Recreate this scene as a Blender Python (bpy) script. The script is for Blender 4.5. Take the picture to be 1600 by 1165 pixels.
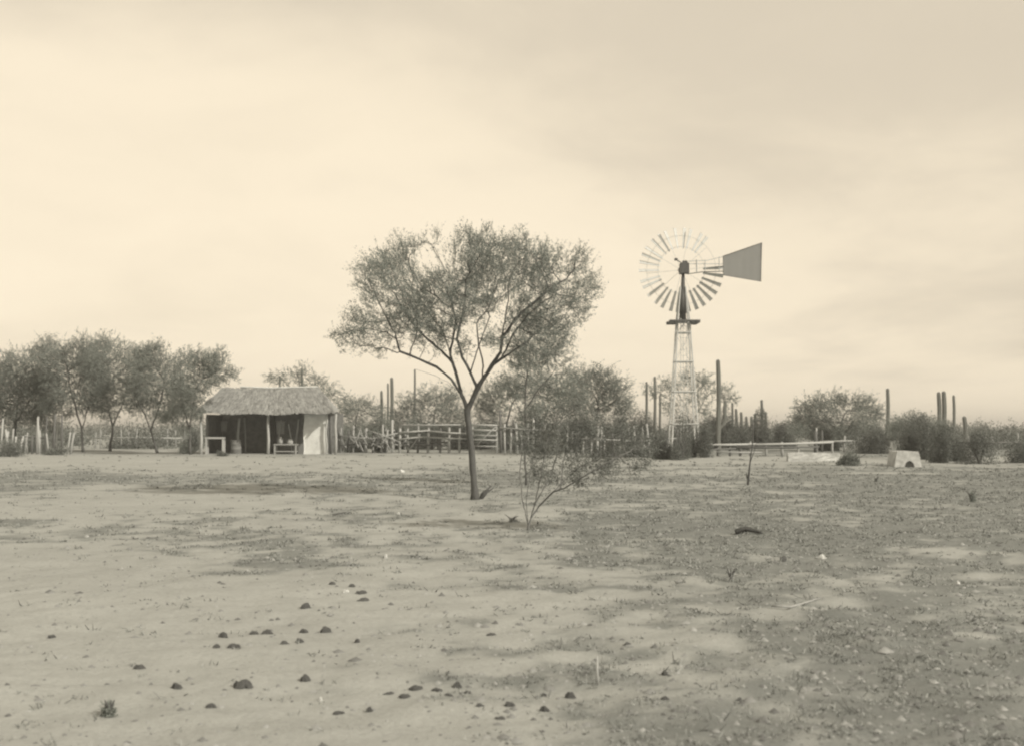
import bpy, math, random
import numpy as np
from mathutils import Vector

C = bpy.context.scene
for o in list(bpy.data.objects):
    bpy.data.objects.remove(o)

# ------------------------------------------------------------------ camera
F = 1900.0            # focal length in photograph pixels (photo is 1600 wide)
HOR = 665.0           # horizon row
EYE = 1.6
PITCH = math.atan((HOR - 582.5) / F)
cd = bpy.data.cameras.new('camera')
cam = bpy.data.objects.new('camera', cd)
C.collection.objects.link(cam)
cam.location = (0, 0, EYE)
cam.rotation_euler = (math.pi / 2 + PITCH, 0, 0)
cd.sensor_width = 36
cd.lens = 36 * F / 1600
cd.clip_end = 6000
cd.dof.use_dof = True
cd.dof.focus_distance = 22
cd.dof.aperture_fstop = cd.lens / 1000 / 0.016
C.camera = cam

# ------------------------------------------------------------------ sun
HAZE = .0009
SUN_FROM = Vector((5.6, -4.0, 4.5)).normalized()
sd = bpy.data.lights.new('sun', 'SUN')
sd.energy = 4.2
sd.angle = math.radians(0.9)
sd.color = (1.0, 0.91, 0.77)
so = bpy.data.objects.new('sun', sd)
C.collection.objects.link(so)
so.rotation_euler = SUN_FROM.to_track_quat('Z', 'Y').to_euler()
so.location = (40, -30, 40)

# ------------------------------------------------------------------ sky
W = bpy.data.worlds.new('World')
C.world = W
W.use_nodes = True
nt = W.node_tree
for n in list(nt.nodes):
    nt.nodes.remove(n)


class NT:
    """tiny helper to write node trees"""
    def __init__(s, t):
        s.t = t

    def n(s, typ, **kw):
        nd = s.t.nodes.new(typ)
        for k, v in kw.items():
            if k.startswith('i_'):
                key = k[2:]
                key = int(key) if key.isdigit() else key.replace('_', ' ')
                if isinstance(v, bpy.types.NodeSocket):
                    s.t.links.new(v, nd.inputs[key])
                else:
                    nd.inputs[key].default_value = v
            else:
                setattr(nd, k, v)
        return nd

    def m(s, op, a, b=None, c=None, clamp=False):
        nd = s.t.nodes.new('ShaderNodeMath')
        nd.operation = op
        nd.use_clamp = clamp
        for i, v in enumerate((a, b, c)):
            if v is None:
                continue
            if isinstance(v, bpy.types.NodeSocket):
                s.t.links.new(v, nd.inputs[i])
            else:
                nd.inputs[i].default_value = v
        return nd.outputs[0]

    def mix(s, f, a, b):
        nd = s.t.nodes.new('ShaderNodeMix')
        nd.data_type = 'RGBA'
        for i, v in ((0, f), (6, a), (7, b)):
            if isinstance(v, bpy.types.NodeSocket):
                s.t.links.new(v, nd.inputs[i])
            else:
                nd.inputs[i].default_value = v
        return nd.outputs[2]

    def smooth(s, v, lo, hi):
        nd = s.t.nodes.new('ShaderNodeMapRange')
        nd.interpolation_type = 'SMOOTHSTEP'
        s.t.links.new(v, nd.inputs[0])
        nd.inputs[1].default_value = lo
        nd.inputs[2].default_value = hi
        return nd.outputs[0]


g = NT(nt)
tc = g.n('ShaderNodeTexCoord')
sky = g.n('ShaderNodeTexSky', sky_type='NISHITA', sun_disc=False)
sky.sun_elevation = math.asin(SUN_FROM.z)
sky.sun_rotation = math.atan2(SUN_FROM.x, SUN_FROM.y)
sky.dust_density = 5
bw = g.n('ShaderNodeRGBToBW', i_0=sky.outputs[0])
tint = g.n('ShaderNodeVectorMath', operation='SCALE', i_0=(1.0, 0.87, 0.66), i_3=bw.outputs[0])
sep = g.n('ShaderNodeSeparateXYZ', i_0=tc.outputs['Generated'])
# clouds sit on a layer: project the direction on a plane so they flatten towards the horizon
zz = g.m('ADD', sep.outputs[2], 0.22)
px = g.m('DIVIDE', sep.outputs[0], zz)
py = g.m('DIVIDE', sep.outputs[1], zz)
cv = g.n('ShaderNodeCombineXYZ', i_0=px, i_1=py, i_2=3.7)
n1 = g.n('ShaderNodeTexNoise', i_Vector=cv.outputs[0], i_Scale=0.62, i_Detail=5.0, i_Roughness=0.5, i_Distortion=0.5)
n2 = g.n('ShaderNodeTexNoise', i_Vector=cv.outputs[0], i_Scale=2.1, i_Detail=6.0, i_Roughness=0.55, i_Distortion=0.3)
# grey deck overhead, bright towards the horizon, deck edge broken by noise, reaching lower on the right
bank = g.m('ADD', sep.outputs[2], g.m('MULTIPLY', sep.outputs[0], 0.32))
bank = g.m('ADD', bank, g.m('MULTIPLY', g.m('SUBTRACT', n1.outputs[0], 0.5), 0.62))
bank = g.m('ADD', bank, g.m('MULTIPLY', g.m('SUBTRACT', n2.outputs[0], 0.5), 0.34))
deck = g.smooth(bank, 0.11, 0.33)
fine = g.m('MULTIPLY', g.m('SUBTRACT', n2.outputs[0], 0.5), 1.0)
cl = g.mix(deck, (10.4, 9.1, 7.0, 1), (7.45, 6.55, 5.15, 1))
cl = g.mix(g.smooth(sep.outputs[2], 0.34, 0.85), cl, (5.2, 4.6, 3.6, 1))   # unseen cloud overhead darkened on purpose, so the sun's shadows stand out more
cl2 = g.n('ShaderNodeVectorMath', operation='SCALE', i_0=cl, i_3=g.m('ADD', 1.0, g.m('MULTIPLY', fine, 0.22)))
skycol = g.mix(0.93, tint.outputs[0], cl2.outputs[0])
bg = g.n('ShaderNodeBackground', i_0=skycol, i_1=0.1)
wo = g.n('ShaderNodeOutputWorld', i_0=bg.outputs[0])

# ------------------------------------------------------------------ exposure
C.view_settings.view_transform = 'Standard'
C.view_settings.look = 'None'
C.view_settings.exposure = 0.0
C.view_settings.gamma = 1.0
C.view_settings.use_curve_mapping = False
C.render.engine = 'CYCLES'
C.cycles.max_bounces = 6
C.cycles.transparent_max_bounces = 8
C.cycles.filter_width = 2.2

# ------------------------------------------------------------------ noise in python
def _hash(ix, iy, seed):
    n = (ix.astype(np.int64) * 374761393 + iy.astype(np.int64) * 668265263 + seed * 2147483647) & 0xFFFFFFFF
    n = ((n ^ (n >> 13)) * 1274126177) & 0xFFFFFFFF
    return ((n ^ (n >> 16)) & 0xFFFF) / 65535.0


def vn(x, y, seed=0):
    x = np.asarray(x, float); y = np.asarray(y, float)
    ix = np.floor(x); iy = np.floor(y)
    fx = x - ix; fy = y - iy
    fx = fx * fx * (3 - 2 * fx); fy = fy * fy * (3 - 2 * fy)
    a = _hash(ix, iy, seed); b = _hash(ix + 1, iy, seed)
    c = _hash(ix, iy + 1, seed); d = _hash(ix + 1, iy + 1, seed)
    return (a * (1 - fx) + b * fx) * (1 - fy) + (c * (1 - fx) + d * fx) * fy


def fbm(x, y, seed=0, octv=4, s=1.0):
    r = 0; a = 0.5; t = 0
    for k in range(octv):
        r = r + a * vn(np.asarray(x) * s + 17.3 * k, np.asarray(y) * s - 9.1 * k, seed + k)
        t += a; a *= 0.55; s *= 2.03
    return r / t


def cover_field(x, y):
    """how much dry ground cover grows at a place, 0..1"""
    x = np.asarray(x, float); y = np.asarray(y, float)
    f = .45 * fbm(x * 0.8, y * 0.55, 5, 5, 0.9) + .55 * fbm(x, y * .9, 15, 5, 2.6)
    u = x / np.maximum(y, 3)
    b = 0.02 + 0.30 * np.clip(u + 0.05, -0.22, 0.4)
    d1 = ((u + 0.26) / 0.25) ** 2 + ((y - 10.2) / 5.0) ** 2                    # bare sand near left
    b = b - 0.30 * np.exp(-d1)
    d2 = ((u - 0.0) / 0.07) ** 2 + ((y - 7.5) / 1.8) ** 2
    b = b - 0.10 * np.exp(-d2)
    d3 = ((u + 0.24) / 0.13) ** 2 + ((y - 17.5) / 3.2) ** 2                    # grey patch beyond it
    b = b + 0.12 * np.exp(-d3)
    d4 = ((y - 56) / 9) ** 2
    b = b - 0.22 * np.exp(-d4)
    d5 = ((u + 0.30) / 0.2) ** 2 + ((y - 26) / 5) ** 2
    b = b - 0.1 * np.exp(-d5)
    b = b + 0.16 * np.exp(-((y - 37) / 4.5) ** 2) * (u < .02) + .10 * np.exp(-((u + .12) / .12) ** 2 - ((y - 14.5) / 2.5) ** 2)  # grey ground mottling; the far left band also deepens the tree's shadow in colour
    b = b + 0.22 * (fbm(x, y, 33, 3, .22) - .5)
    return np.clip((f - 0.48 + b) * 5.0 + 0.36, 0, 1)


def gz(x, y):
    x = np.asarray(x, float); y = np.asarray(y, float)
    z = (fbm(x, y, 40, 3, 0.17) - 0.5) * 0.16
    return z * np.clip(1.3 - y / 90, 0.15, 1)


def gfull(X, Y):
    near = np.clip(1.2 - np.abs(Y) / 45, 0, 1)
    pits = np.clip(vn(X * 4.3, Y * 4.3, 91) - .62, 0, 1) / .38 * (vn(X * .7, Y * .7, 92) > .4)
    return gz(X, Y) + near * ((fbm(X, Y, 60, 3, 2.2) - .5) * .08 - .02 * pits + (vn(X * 9, Y * 9, 77) - .5) * .018 * (.4 + cover_field(X, Y)))


def gz1(x, y):
    return float(gfull(np.array([float(x)]), np.array([float(y)]))[0])


# ------------------------------------------------------------------ pixel -> world
def ray(pxx, pyy):
    a = (pxx - 800) / F; b = (582.5 - pyy) / F
    return Vector((a, math.cos(PITCH) - b * math.sin(PITCH), math.sin(PITCH) + b * math.cos(PITCH)))


def at(pxx, pyy):
    d = ray(pxx, pyy)
    z = 0.0
    for _ in range(5):
        t = (z - EYE) / d.z
        x, y = d.x * t, d.y * t
        z = z * .4 + gz1(x, y) * .6
    return Vector((x, y, gz1(x, y)))


def at3(pxx, pyy, Y):
    d = ray(pxx, pyy)
    t = Y / d.y
    return Vector((d.x * t, Y, EYE + d.z * t))


# ------------------------------------------------------------------ materials
def mat(name, col, var=0.25, scale=6.0, rough=0.9, bump=0.0, stretch=(1, 1, 1), island=0.0, trans=0.0,
        spec=0.15, metal=0.0, streak=None):
    """col = neutral albedo triple; noise variation, optional per island variation and translucency"""
    m = bpy.data.materials.new(name)
    m.use_nodes = True
    t = m.node_tree
    for nn in list(t.nodes):
        t.nodes.remove(nn)
    h = NT(t)
    co = h.n('ShaderNodeTexCoord')
    mp = h.n('ShaderNodeMapping', i_0=co.outputs['Object'])
    mp.inputs['Scale'].default_value = stretch
    no = h.n('ShaderNodeTexNoise', i_Vector=mp.outputs[0], i_Scale=scale, i_Detail=6.0, i_Roughness=0.62)
    f = h.m('MULTIPLY_ADD', h.m('SUBTRACT', no.outputs[0], 0.5), var * 3.0, 1.0)
    if island:
        ge = h.n('ShaderNodeNewGeometry')
        f = h.m('MULTIPLY', f, h.m('MULTIPLY_ADD', ge.outputs['Random Per Island'], 2 * island, 1.0 - island))
    f = h.m('MAXIMUM', f, 0.15)
    c = h.n('ShaderNodeVectorMath', operation='SCALE', i_0=col, i_3=f).outputs[0]
    p = h.n('ShaderNodeBsdfPrincipled', i_Base_Color=c, i_Roughness=rough, i_Metallic=metal)
    p.inputs['Specular IOR Level'].default_value = spec
    if bump:
        bn = h.n('ShaderNodeTexNoise', i_Vector=mp.outputs[0], i_Scale=scale * 2.5, i_Detail=5.0)
        bu = h.n('ShaderNodeBump', i_Strength=bump, i_Height=bn.outputs[0])
        bu.inputs['Distance'].default_value = 0.02
        t.links.new(bu.outputs[0], p.inputs['Normal'])
    sh = p.outputs[0]
    if trans:
        tr = h.n('ShaderNodeBsdfTranslucent', i_0=c)
        mx = h.n('ShaderNodeMixShader', i_0=trans, i_1=sh, i_2=tr.outputs[0])
        sh = mx.outputs[0]
    h.n('ShaderNodeOutputMaterial', i_0=sh)
    return m


def gcol(v, g_=1.035, b_=1.03):
    return (v, v * g_, v * b_)


M_BARK = mat('bark', gcol(.10), .35, 9, stretch=(3, 3, .6), bump=.5)
M_BARKB = mat('bark_far', gcol(.11), .35, 5, stretch=(3, 3, .6))
M_PALEBARK = mat('pale_twig_bark', gcol(.17), .2, 9)
M_LEAF = mat('feathery_leaf', gcol(.26, 1.09, 1.03), .2, 1.2, island=.3, trans=.3)
M_LEAF2 = mat('grove_leaf', gcol(.255, 1.09, 1.03), .25, .5, island=.25, trans=.35)
M_LEAF3 = mat('pale_leaf', gcol(.21, 1.04, .97), .2, .9, island=.35, trans=.35)
M_TWIGGY = mat('small_dull_leaf', gcol(.185, 1.07, 1.02), .2, 2.0, island=.45, trans=.2)
M_SCRUB = mat('scrub_leaf', gcol(.17, 1.08, 1.03), .3, .3, island=.4, trans=.25)
M_CACTUS = mat('cactus_skin', gcol(.17, 1.05, 1.0), .2, 4, stretch=(1, 1, .3))
M_WOOD = mat('weathered_wood', gcol(.33), .25, 7, stretch=(4, 4, .7), bump=.4)
M_WOODP = mat('sun_bleached_wood', gcol(.40), .2, 7, stretch=(4, 4, .7), bump=.3)
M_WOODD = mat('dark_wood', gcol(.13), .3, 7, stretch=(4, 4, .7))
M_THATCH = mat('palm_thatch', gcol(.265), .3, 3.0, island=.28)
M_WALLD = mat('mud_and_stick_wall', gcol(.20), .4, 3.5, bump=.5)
M_LIME = mat('limewash', gcol(.62), .3, 2.2, bump=.35)
M_OLDLIME = mat('worn_limewash', gcol(.44), .5, 3.5, bump=.5)
M_GALV = mat('galvanised_steel', gcol(.50), .15, 3, rough=.6, spec=.4)
M_BLADE = mat('galvanised_blade', gcol(.6), .12, 3, rough=.5, spec=.5, island=.12)
M_VANE = mat('painted_tail_sheet', gcol(.235), .06, 1.5, rough=.7)
M_IRON = mat('dark_iron', gcol(.07), .2, 6, rough=.6, spec=.3)
M_CLOD = mat('dried_clod', gcol(.15), .3, 25, bump=.8)
M_STONE = mat('pale_stone', gcol(.6), .12, 18, bump=.5)
M_DRY = mat('dry_stalk', gcol(.27, 1.05, 1.03), .2, 3, island=.45, trans=.25)
M_PEB = mat('soil_crumb', gcol(.25), .25, 5, island=.45)
M_TIN = mat('drum_metal', gcol(.17), .3, 5, rough=.7)


def ground_material():
    m = bpy.data.materials.new('sandy_soil')
    m.use_nodes = True
    t = m.node_tree
    for nn in list(t.nodes):
        t.nodes.remove(nn)
    h = NT(t)
    co = h.n('ShaderNodeTexCoord').outputs['Object']
    at_ = h.n('ShaderNodeAttribute', attribute_name='cover').outputs['Fac']
    a = h.n('ShaderNodeTexNoise', i_Vector=co, i_Scale=0.35, i_Detail=8.0, i_Roughness=0.6).outputs[0]
    b = h.n('ShaderNodeTexNoise', i_Vector=co, i_Scale=3.2, i_Detail=8.0, i_Roughness=0.65).outputs[0]
    c = h.n('ShaderNodeTexNoise', i_Vector=co, i_Scale=22.0, i_Detail=6.0, i_Roughness=0.7).outputs[0]
    # ragged edges of the litter patches
    e = h.m('ADD', at_, h.m('MULTIPLY', h.m('SUBTRACT', b, 0.5), 1.7))
    e = h.m('ADD', e, h.m('MULTIPLY', h.m('SUBTRACT', c, 0.5), 1.1))
    e = h.smooth(e, 0.0, 1.25)
    col = h.mix(e, (.36, .373, .362, 1), (.185, .197, .192, 1))
    f = h.m('MULTIPLY_ADD', h.m('SUBTRACT', a, 0.5), 0.45, 1.0)
    f = h.m('MULTIPLY', f, h.m('MULTIPLY_ADD', h.m('SUBTRACT', b, 0.5), 0.45, 1.0))
    f = h.m('MULTIPLY', f, h.m('MULTIPLY_ADD', h.m('SUBTRACT', c, 0.5), 0.55, 1.0))
    # specks of dark organic bits
    sp = h.n('ShaderNodeTexNoise', i_Vector=co, i_Scale=60.0, i_Detail=2.0).outputs[0]
    sp = h.m('MULTIPLY', h.smooth(sp, 0.66, 0.76), h.smooth(b, 0.45, 0.6))
    f = h.m('MULTIPLY', f, h.m('SUBTRACT', 1.0, h.m('MULTIPLY', sp, 0.45)))
    cc = h.n('ShaderNodeVectorMath', operation='SCALE', i_0=col, i_3=f).outputs[0]
    p = h.n('ShaderNodeBsdfPrincipled', i_Base_Color=cc, i_Roughness=0.95)
    p.inputs['Specular IOR Level'].default_value = 0.05
    hh = h.m('ADD', h.m('MULTIPLY', b, 0.6), h.m('MULTIPLY', c, 0.35))
    bu = h.n('ShaderNodeBump', i_Strength=0.55, i_Height=hh)
    bu.inputs['Distance'].default_value = 0.06
    t.links.new(bu.outputs[0], p.inputs['Normal'])
    h.n('ShaderNodeOutputMaterial', i_0=p.outputs[0])
    return m


M_GROUND = ground_material()

# ------------------------------------------------------------------ mesh helpers
class MB:
    def __init__(s):
        s.v = []; s.f = []

    def add(s, vs, fs):
        b = len(s.v)
        s.v.extend([tuple(v) for v in vs])
        s.f.extend([tuple(i + b for i in f) for f in fs])

    def box(s, c, size, rz=0.0, jit=0.0, rnd=None, taper=1.0):
        cx, cy, cz = c; sx, sy, sz = size[0] / 2, size[1] / 2, size[2] / 2
        co, si = math.cos(rz), math.sin(rz)
        vs = []
        for z in (-1, 1):
            k = taper if z > 0 else 1
            for x, y in ((-1, -1), (1, -1), (1, 1), (-1, 1)):
                X, Y, Z = x * sx * k, y * sy * k, z * sz
                if jit:
                    X += rnd.uniform(-jit, jit); Y += rnd.uniform(-jit, jit); Z += rnd.uniform(-jit, jit)
                vs.append((cx + X * co - Y * si, cy + X * si + Y * co, cz + Z))
        s.add(vs, [(3, 2, 1, 0), (4, 5, 6, 7), (0, 1, 5, 4), (1, 2, 6, 5), (2, 3, 7, 6), (3, 0, 4, 7)])

    def tube(s, pts, rad, n=6, cap=True):
        pts = [Vector(p) for p in pts]
        if not hasattr(rad, '__len__'):
            rad = [rad] * len(pts)
        rings = []
        b = len(s.v)
        prev = None
        for i, p in enumerate(pts):
            d = (pts[min(i + 1, len(pts) - 1)] - pts[max(i - 1, 0)])
            if d.length < 1e-9:
                d = Vector((0, 0, 1))
            d.normalize()
            if prev is None:
                a = Vector((1, 0, 0)) if abs(d.x) < .8 else Vector((0, 1, 0))
                u = d.cross(a).normalized()
            else:
                u = (prev - d * prev.dot(d))
                if u.length < 1e-6:
                    u = d.cross(Vector((1, 0, 0)))
                u.normalize()
            prev = u
            w = d.cross(u)
            for k in range(n):
                an = 2 * math.pi * k / n
                s.v.append(tuple(p + (u * math.cos(an) + w * math.sin(an)) * rad[i]))
            rings.append(b + i * n)
        for i in range(len(pts) - 1):
            r0, r1 = rings[i], rings[i + 1]
            for k in range(n):
                k2 = (k + 1) % n
                s.f.append((r0 + k, r0 + k2, r1 + k2, r1 + k))
        if cap:
            s.f.append(tuple(rings[0] + k for k in reversed(range(n))))
            s.f.append(tuple(rings[-1] + k for k in range(n)))

    def build(s, name, m, parent=None, smooth=False):
        me = bpy.data.meshes.new(name)
        me.from_pydata(s.v, [], s.f)
        if smooth:
            me.polygons.foreach_set('use_smooth', [True] * len(me.polygons))
        me.materials.append(m)
        return link(name, me, parent)


def link(name, me, parent=None):
    o = bpy.data.objects.new(name, me)
    C.collection.objects.link(o)
    if parent is not None:
        o.parent = parent
        # geometry is given in world space: undo the parent's own placing
        loc = Vector((0, 0, 0)); q = parent
        while q is not None:
            loc += q.location; q = q.parent
        o.location = -loc
    return o


def tag(o, label=None, cat=None, group=None, kind=None):
    if label: o['label'] = label
    if cat: o['category'] = cat
    if group: o['group'] = group
    if kind: o['kind'] = kind
    return o


def empty(name, loc, label, cat, group=None):
    o = bpy.data.objects.new(name, None)
    C.collection.objects.link(o)
    o.location = loc
    o.empty_display_size = .2
    return tag(o, label, cat, group)


def quads(name, P, m, parent=None):
    """P: (N,4,3) array of quads -> one mesh"""
    n = len(P)
    me = bpy.data.meshes.new(name)
    me.vertices.add(n * 4); me.loops.add(n * 4); me.polygons.add(n)
    me.vertices.foreach_set('co', P.reshape(-1).astype(np.float32))
    me.loops.foreach_set('vertex_index', np.arange(n * 4, dtype=np.int32))
    me.polygons.foreach_set('loop_start', np.arange(0, n * 4, 4, dtype=np.int32))
    me.polygons.foreach_set('loop_total', np.full(n, 4, dtype=np.int32))
    me.update(calc_edges=True)
    me.materials.append(m)
    return link(name, me, parent)


def unit(a):
    return a / np.maximum(np.linalg.norm(a, axis=-1, keepdims=True), 1e-9)


def leaf_quads(rs, base, dirs, nleaf, twig, length, width, spread=.5):
    """feathery sprays: along each short twig small leaflets stand to both sides"""
    n = len(base)
    t = rs.uniform(0.05, 1, (n, nleaf, 1))
    d = unit(dirs)[:, None, :]
    tw = twig * rs.uniform(.6, 1.25, (n, 1, 1))
    p = base[:, None, :] + d * t * tw + rs.normal(0, .04, (n, nleaf, 3)) * (tw * t) ** .5
    ld = unit(unit(rs.normal(0, 1, (n, nleaf, 3))) + d * spread)
    sd_ = unit(np.cross(ld, rs.normal(0, 1, (n, nleaf, 3))))
    L = length * rs.uniform(.6, 1.35, (n, nleaf, 1))
    Wd = width * rs.uniform(.7, 1.3, (n, nleaf, 1))
    a = p; b = p + ld * L * .5 + sd_ * Wd * .5; c = p + ld * L; e = p + ld * L * .5 - sd_ * Wd * .5
    return np.stack([a, b, c, e], axis=2).reshape(-1, 4, 3)


def twig_quads(rs, base, dirs, length, width):
    d = unit(dirs)
    s_ = unit(np.cross(d, rs.normal(0, 1, d.shape)))
    L = length * rs.uniform(.5, 1.2, (len(base), 1))
    e = base + d * L
    return np.stack([base - s_ * width / 2, base + s_ * width / 2, e + s_ * width * .2, e - s_ * width * .2], axis=1)


# ------------------------------------------------------------------ growing trees
def colonise(starts, parents, attr, step, infl, kill, iters, rs, grav=0.0):
    nodes = [np.array(s, float) for s in starts]
    par = list(parents)
    A = np.array(attr, float)
    N = np.array(nodes)
    D = np.linalg.norm(A[:, None] - N[None], axis=2)
    near = D.argmin(1); nd = D.min(1)
    for it in range(iters):
        act = nd < infl
        if not act.any():
            act = nd < nd.min() + infl * .5
            if not len(nd): break
        new = []
        idx = near[act]; pts = A[act]
        for k in np.unique(idx):
            v = unit(pts[idx == k] - N[k]).sum(0)
            v = unit(v) + rs.normal(0, .16, 3); v[2] += grav
            new.append((N[k] + unit(v) * step, k))
        if not new: break
        b = len(N)
        NP = np.array([q[0] for q in new])
        dd = np.linalg.norm(NP[:, None] - N[None], axis=2).min(1)
        keep = dd > step * .35
        if not keep.any(): break
        NP = NP[keep]; par += [new[i][1] for i in np.nonzero(keep)[0]]
        N = np.vstack([N, NP])
        D = np.linalg.norm(A[:, None] - NP[None], axis=2)
        m_ = D.min(1); better = m_ < nd
        near = np.where(better, D.argmin(1) + b, near); nd = np.where(better, m_, nd)
        k_ = nd > kill
        A = A[k_]; near = near[k_]; nd = nd[k_]
        if not len(A): break
    return N, par


def radii(N, par, tip, e, fixed=None):
    n = len(N)
    acc = np.zeros(n)
    ch = [[] for _ in range(n)]
    for i, p in enumerate(par):
        if p >= 0: ch[p].append(i)
    order = sorted(range(n), key=lambda i: -i)      # children always have larger index
    r = np.zeros(n)
    for i in order:
        r[i] = tip if not ch[i] else sum(r[c] ** e for c in ch[i]) ** (1 / e)
    return r, ch


def chains(ch, r, root=0):
    """split the skeleton in chains, the thickest child continues"""
    out = []
    stack = [(root, None)]
    while stack:
        i, p = stack.pop()
        c = [p] if p is not None else []
        c.append(i)
        while ch[i]:
            cs = sorted(ch[i], key=lambda k: -r[k])
            for k in cs[1:]:
                stack.append((k, i))
            i = cs[0]
            c.append(i)
        out.append(c)
    return out


def make_tree(name, label, cat, base, trunk_paths, clumps, rs, leafmat, barkmat, group=None, step=.22, infl=1.1, kill=.3,
              attr_per=26, tip=.006, expo=2.35, tube_min=.0, sprays=3, nleaf=10, twig=.28, leaf=(.045, .016),
              grav=.02, maxr=None, up=.25, outw=.4, minr=None, iters=60, limb_r=.03, spray_r=None, fill=0):
    """trunk_paths: lists of world points; path 0 starts at the ground, others start at a point of an earlier path.
    clumps: (centre Vector, (rx,ry,rz)). Returns the tree's Empty: trunk, limb parts, crown"""
    root = empty(name, base, label, cat, group)
    starts = []; par = []
    first = True
    for path in trunk_paths:
        path = [np.array(p, float) for p in path]
        if first:
            prev = -1; seq = path
            first = False
        else:
            d = [np.linalg.norm(path[0] - s_) for s_ in starts]
            prev = int(np.argmin(d)); seq = path[1:]
            path = [starts[prev]] + seq
        lastp = None if prev < 0 else starts[prev]
        for q in seq:
            if lastp is not None:
                k = max(1, int(np.linalg.norm(q - lastp) / step))
                for j in range(1, k + 1):
                    w = lastp + (q - lastp) * j / k
                    if j < k: w = w + rs.normal(0, step * .05, 3)
                    starts.append(w); par.append(prev); prev = len(starts) - 1
            else:
                starts.append(q); par.append(prev); prev = 0
            lastp = q
    A = []
    for c, rr in clumps:
        n = max(4, int(attr_per * (rr[0] * rr[1] * rr[2]) ** (1 / 3) / .5))
        v = unit(rs.normal(0, 1, (n, 3))) * rs.uniform(0, 1, (n, 1)) ** (1 / 2.6)
        A.append(np.array(c) + v * np.array(rr))
    A = np.vstack(A)
    N, par = colonise(starts, par, A, step, infl, kill, iters, rs, grav)
    r, ch = radii(N, par, tip, expo)
    if maxr:
        r = r * np.minimum(1, maxr / r[0]) ** np.clip(r / r[0], 0, 1)
    cs = chains(ch, r)
    tr = MB(); crownw = MB()
    limbs = []
    lead = cs[0]
    for ci, c in enumerate(cs):
        rad = [max(r[k], tube_min) for k in c]
        if ci and len(c) > 1:
            rad[0] = min(rad[0], rad[1] * 1.25)
        pts = [N[k] for k in c]
        rad = [q * (1 + .10 * math.sin(j * 1.9 + ci) + .06 * math.sin(j * 4.3)) for j, q in enumerate(rad)]
        if ci == 0:
            pts[0] = pts[0] - np.array([0, 0, .06]); rad[0] *= 1.7; rad[1] *= 1.15
            tr.tube(pts, rad, 8)
        elif rad[1] > limb_r and len(c) > 4:
            limbs.append((rad[1], pts, rad))
        else:
            crownw.tube(pts, rad, 4 if rad[-1] < .02 else 5, cap=False)
    limbs.sort(key=lambda t: -t[0])
    tr.build('trunk', barkmat, root, True)
    for _, pts, rad in limbs[:9]:
        b_ = MB(); b_.tube(pts, rad, 6); b_.build('limb', barkmat, root, True)
    for _, pts, rad in limbs[9:]:
        crownw.tube(pts, rad, 5, cap=False)
    if crownw.v:
        tag(crownw.build('twigs', barkmat, root), kind='stuff')
    # leaves
    thr = spray_r or tip * 2.6
    ids = [i for i in range(len(starts), len(N)) if r[i] < thr]
    if not ids: ids = list(range(len(starts), len(N)))
    ids = np.array(ids)
    pd = unit(N[ids] - N[np.array(par)[ids]])
    cen = A.mean(0) if len(A) else N.mean(0)
    out = unit(N[ids] - cen)
    B = np.repeat(N[ids], sprays, 0); D = np.repeat(pd + out * outw, sprays, 0)
    D = D + rs.normal(0, .55, D.shape); D[:, 2] += up
    B = B + rs.normal(0, step * .3, B.shape)
    if fill:
        EB = []
        for c, rr in clumps:
            n = int(fill * (rr[0] * rr[2]) / twig ** 2)
            v = unit(rs.normal(0, 1, (n, 3))) * rs.uniform(0, 1, (n, 1)) ** (1 / 2.2) * 1.15
            lob = .85 + .3 * np.sin(v[:, :1] * 9 + c[0]) * np.sin(v[:, 2:] * 8 + c[2])
            EB.append(np.array(c) + v * lob * np.array(rr))
        EB = np.vstack(EB)
        ED = unit(EB - cen) * (outw + .3) + rs.normal(0, .6, EB.shape); ED[:, 2] += up
        B = np.vstack([B, EB]); D = np.vstack([D, ED])
    print(name, 'sprays', len(B), 'nodes', len(N))
    Q = leaf_quads(rs, B, D, nleaf, twig, leaf[0], leaf[1])
    T = twig_quads(rs, B, D, twig, max(leaf[1] * .45, .006))
    cr = quads('crown', np.concatenate([Q, T]), leafmat, root)
    tag(cr, kind='stuff')
    return root


def clump(pxx, pyy, rpx, Y, dy=0.0, flat=1.0, deep=1.0):
    p = at3(pxx, pyy, Y + dy)
    rr = rpx * (Y + dy) / F
    return (np.array(p), (rr, rr * deep, rr * flat))

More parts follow.
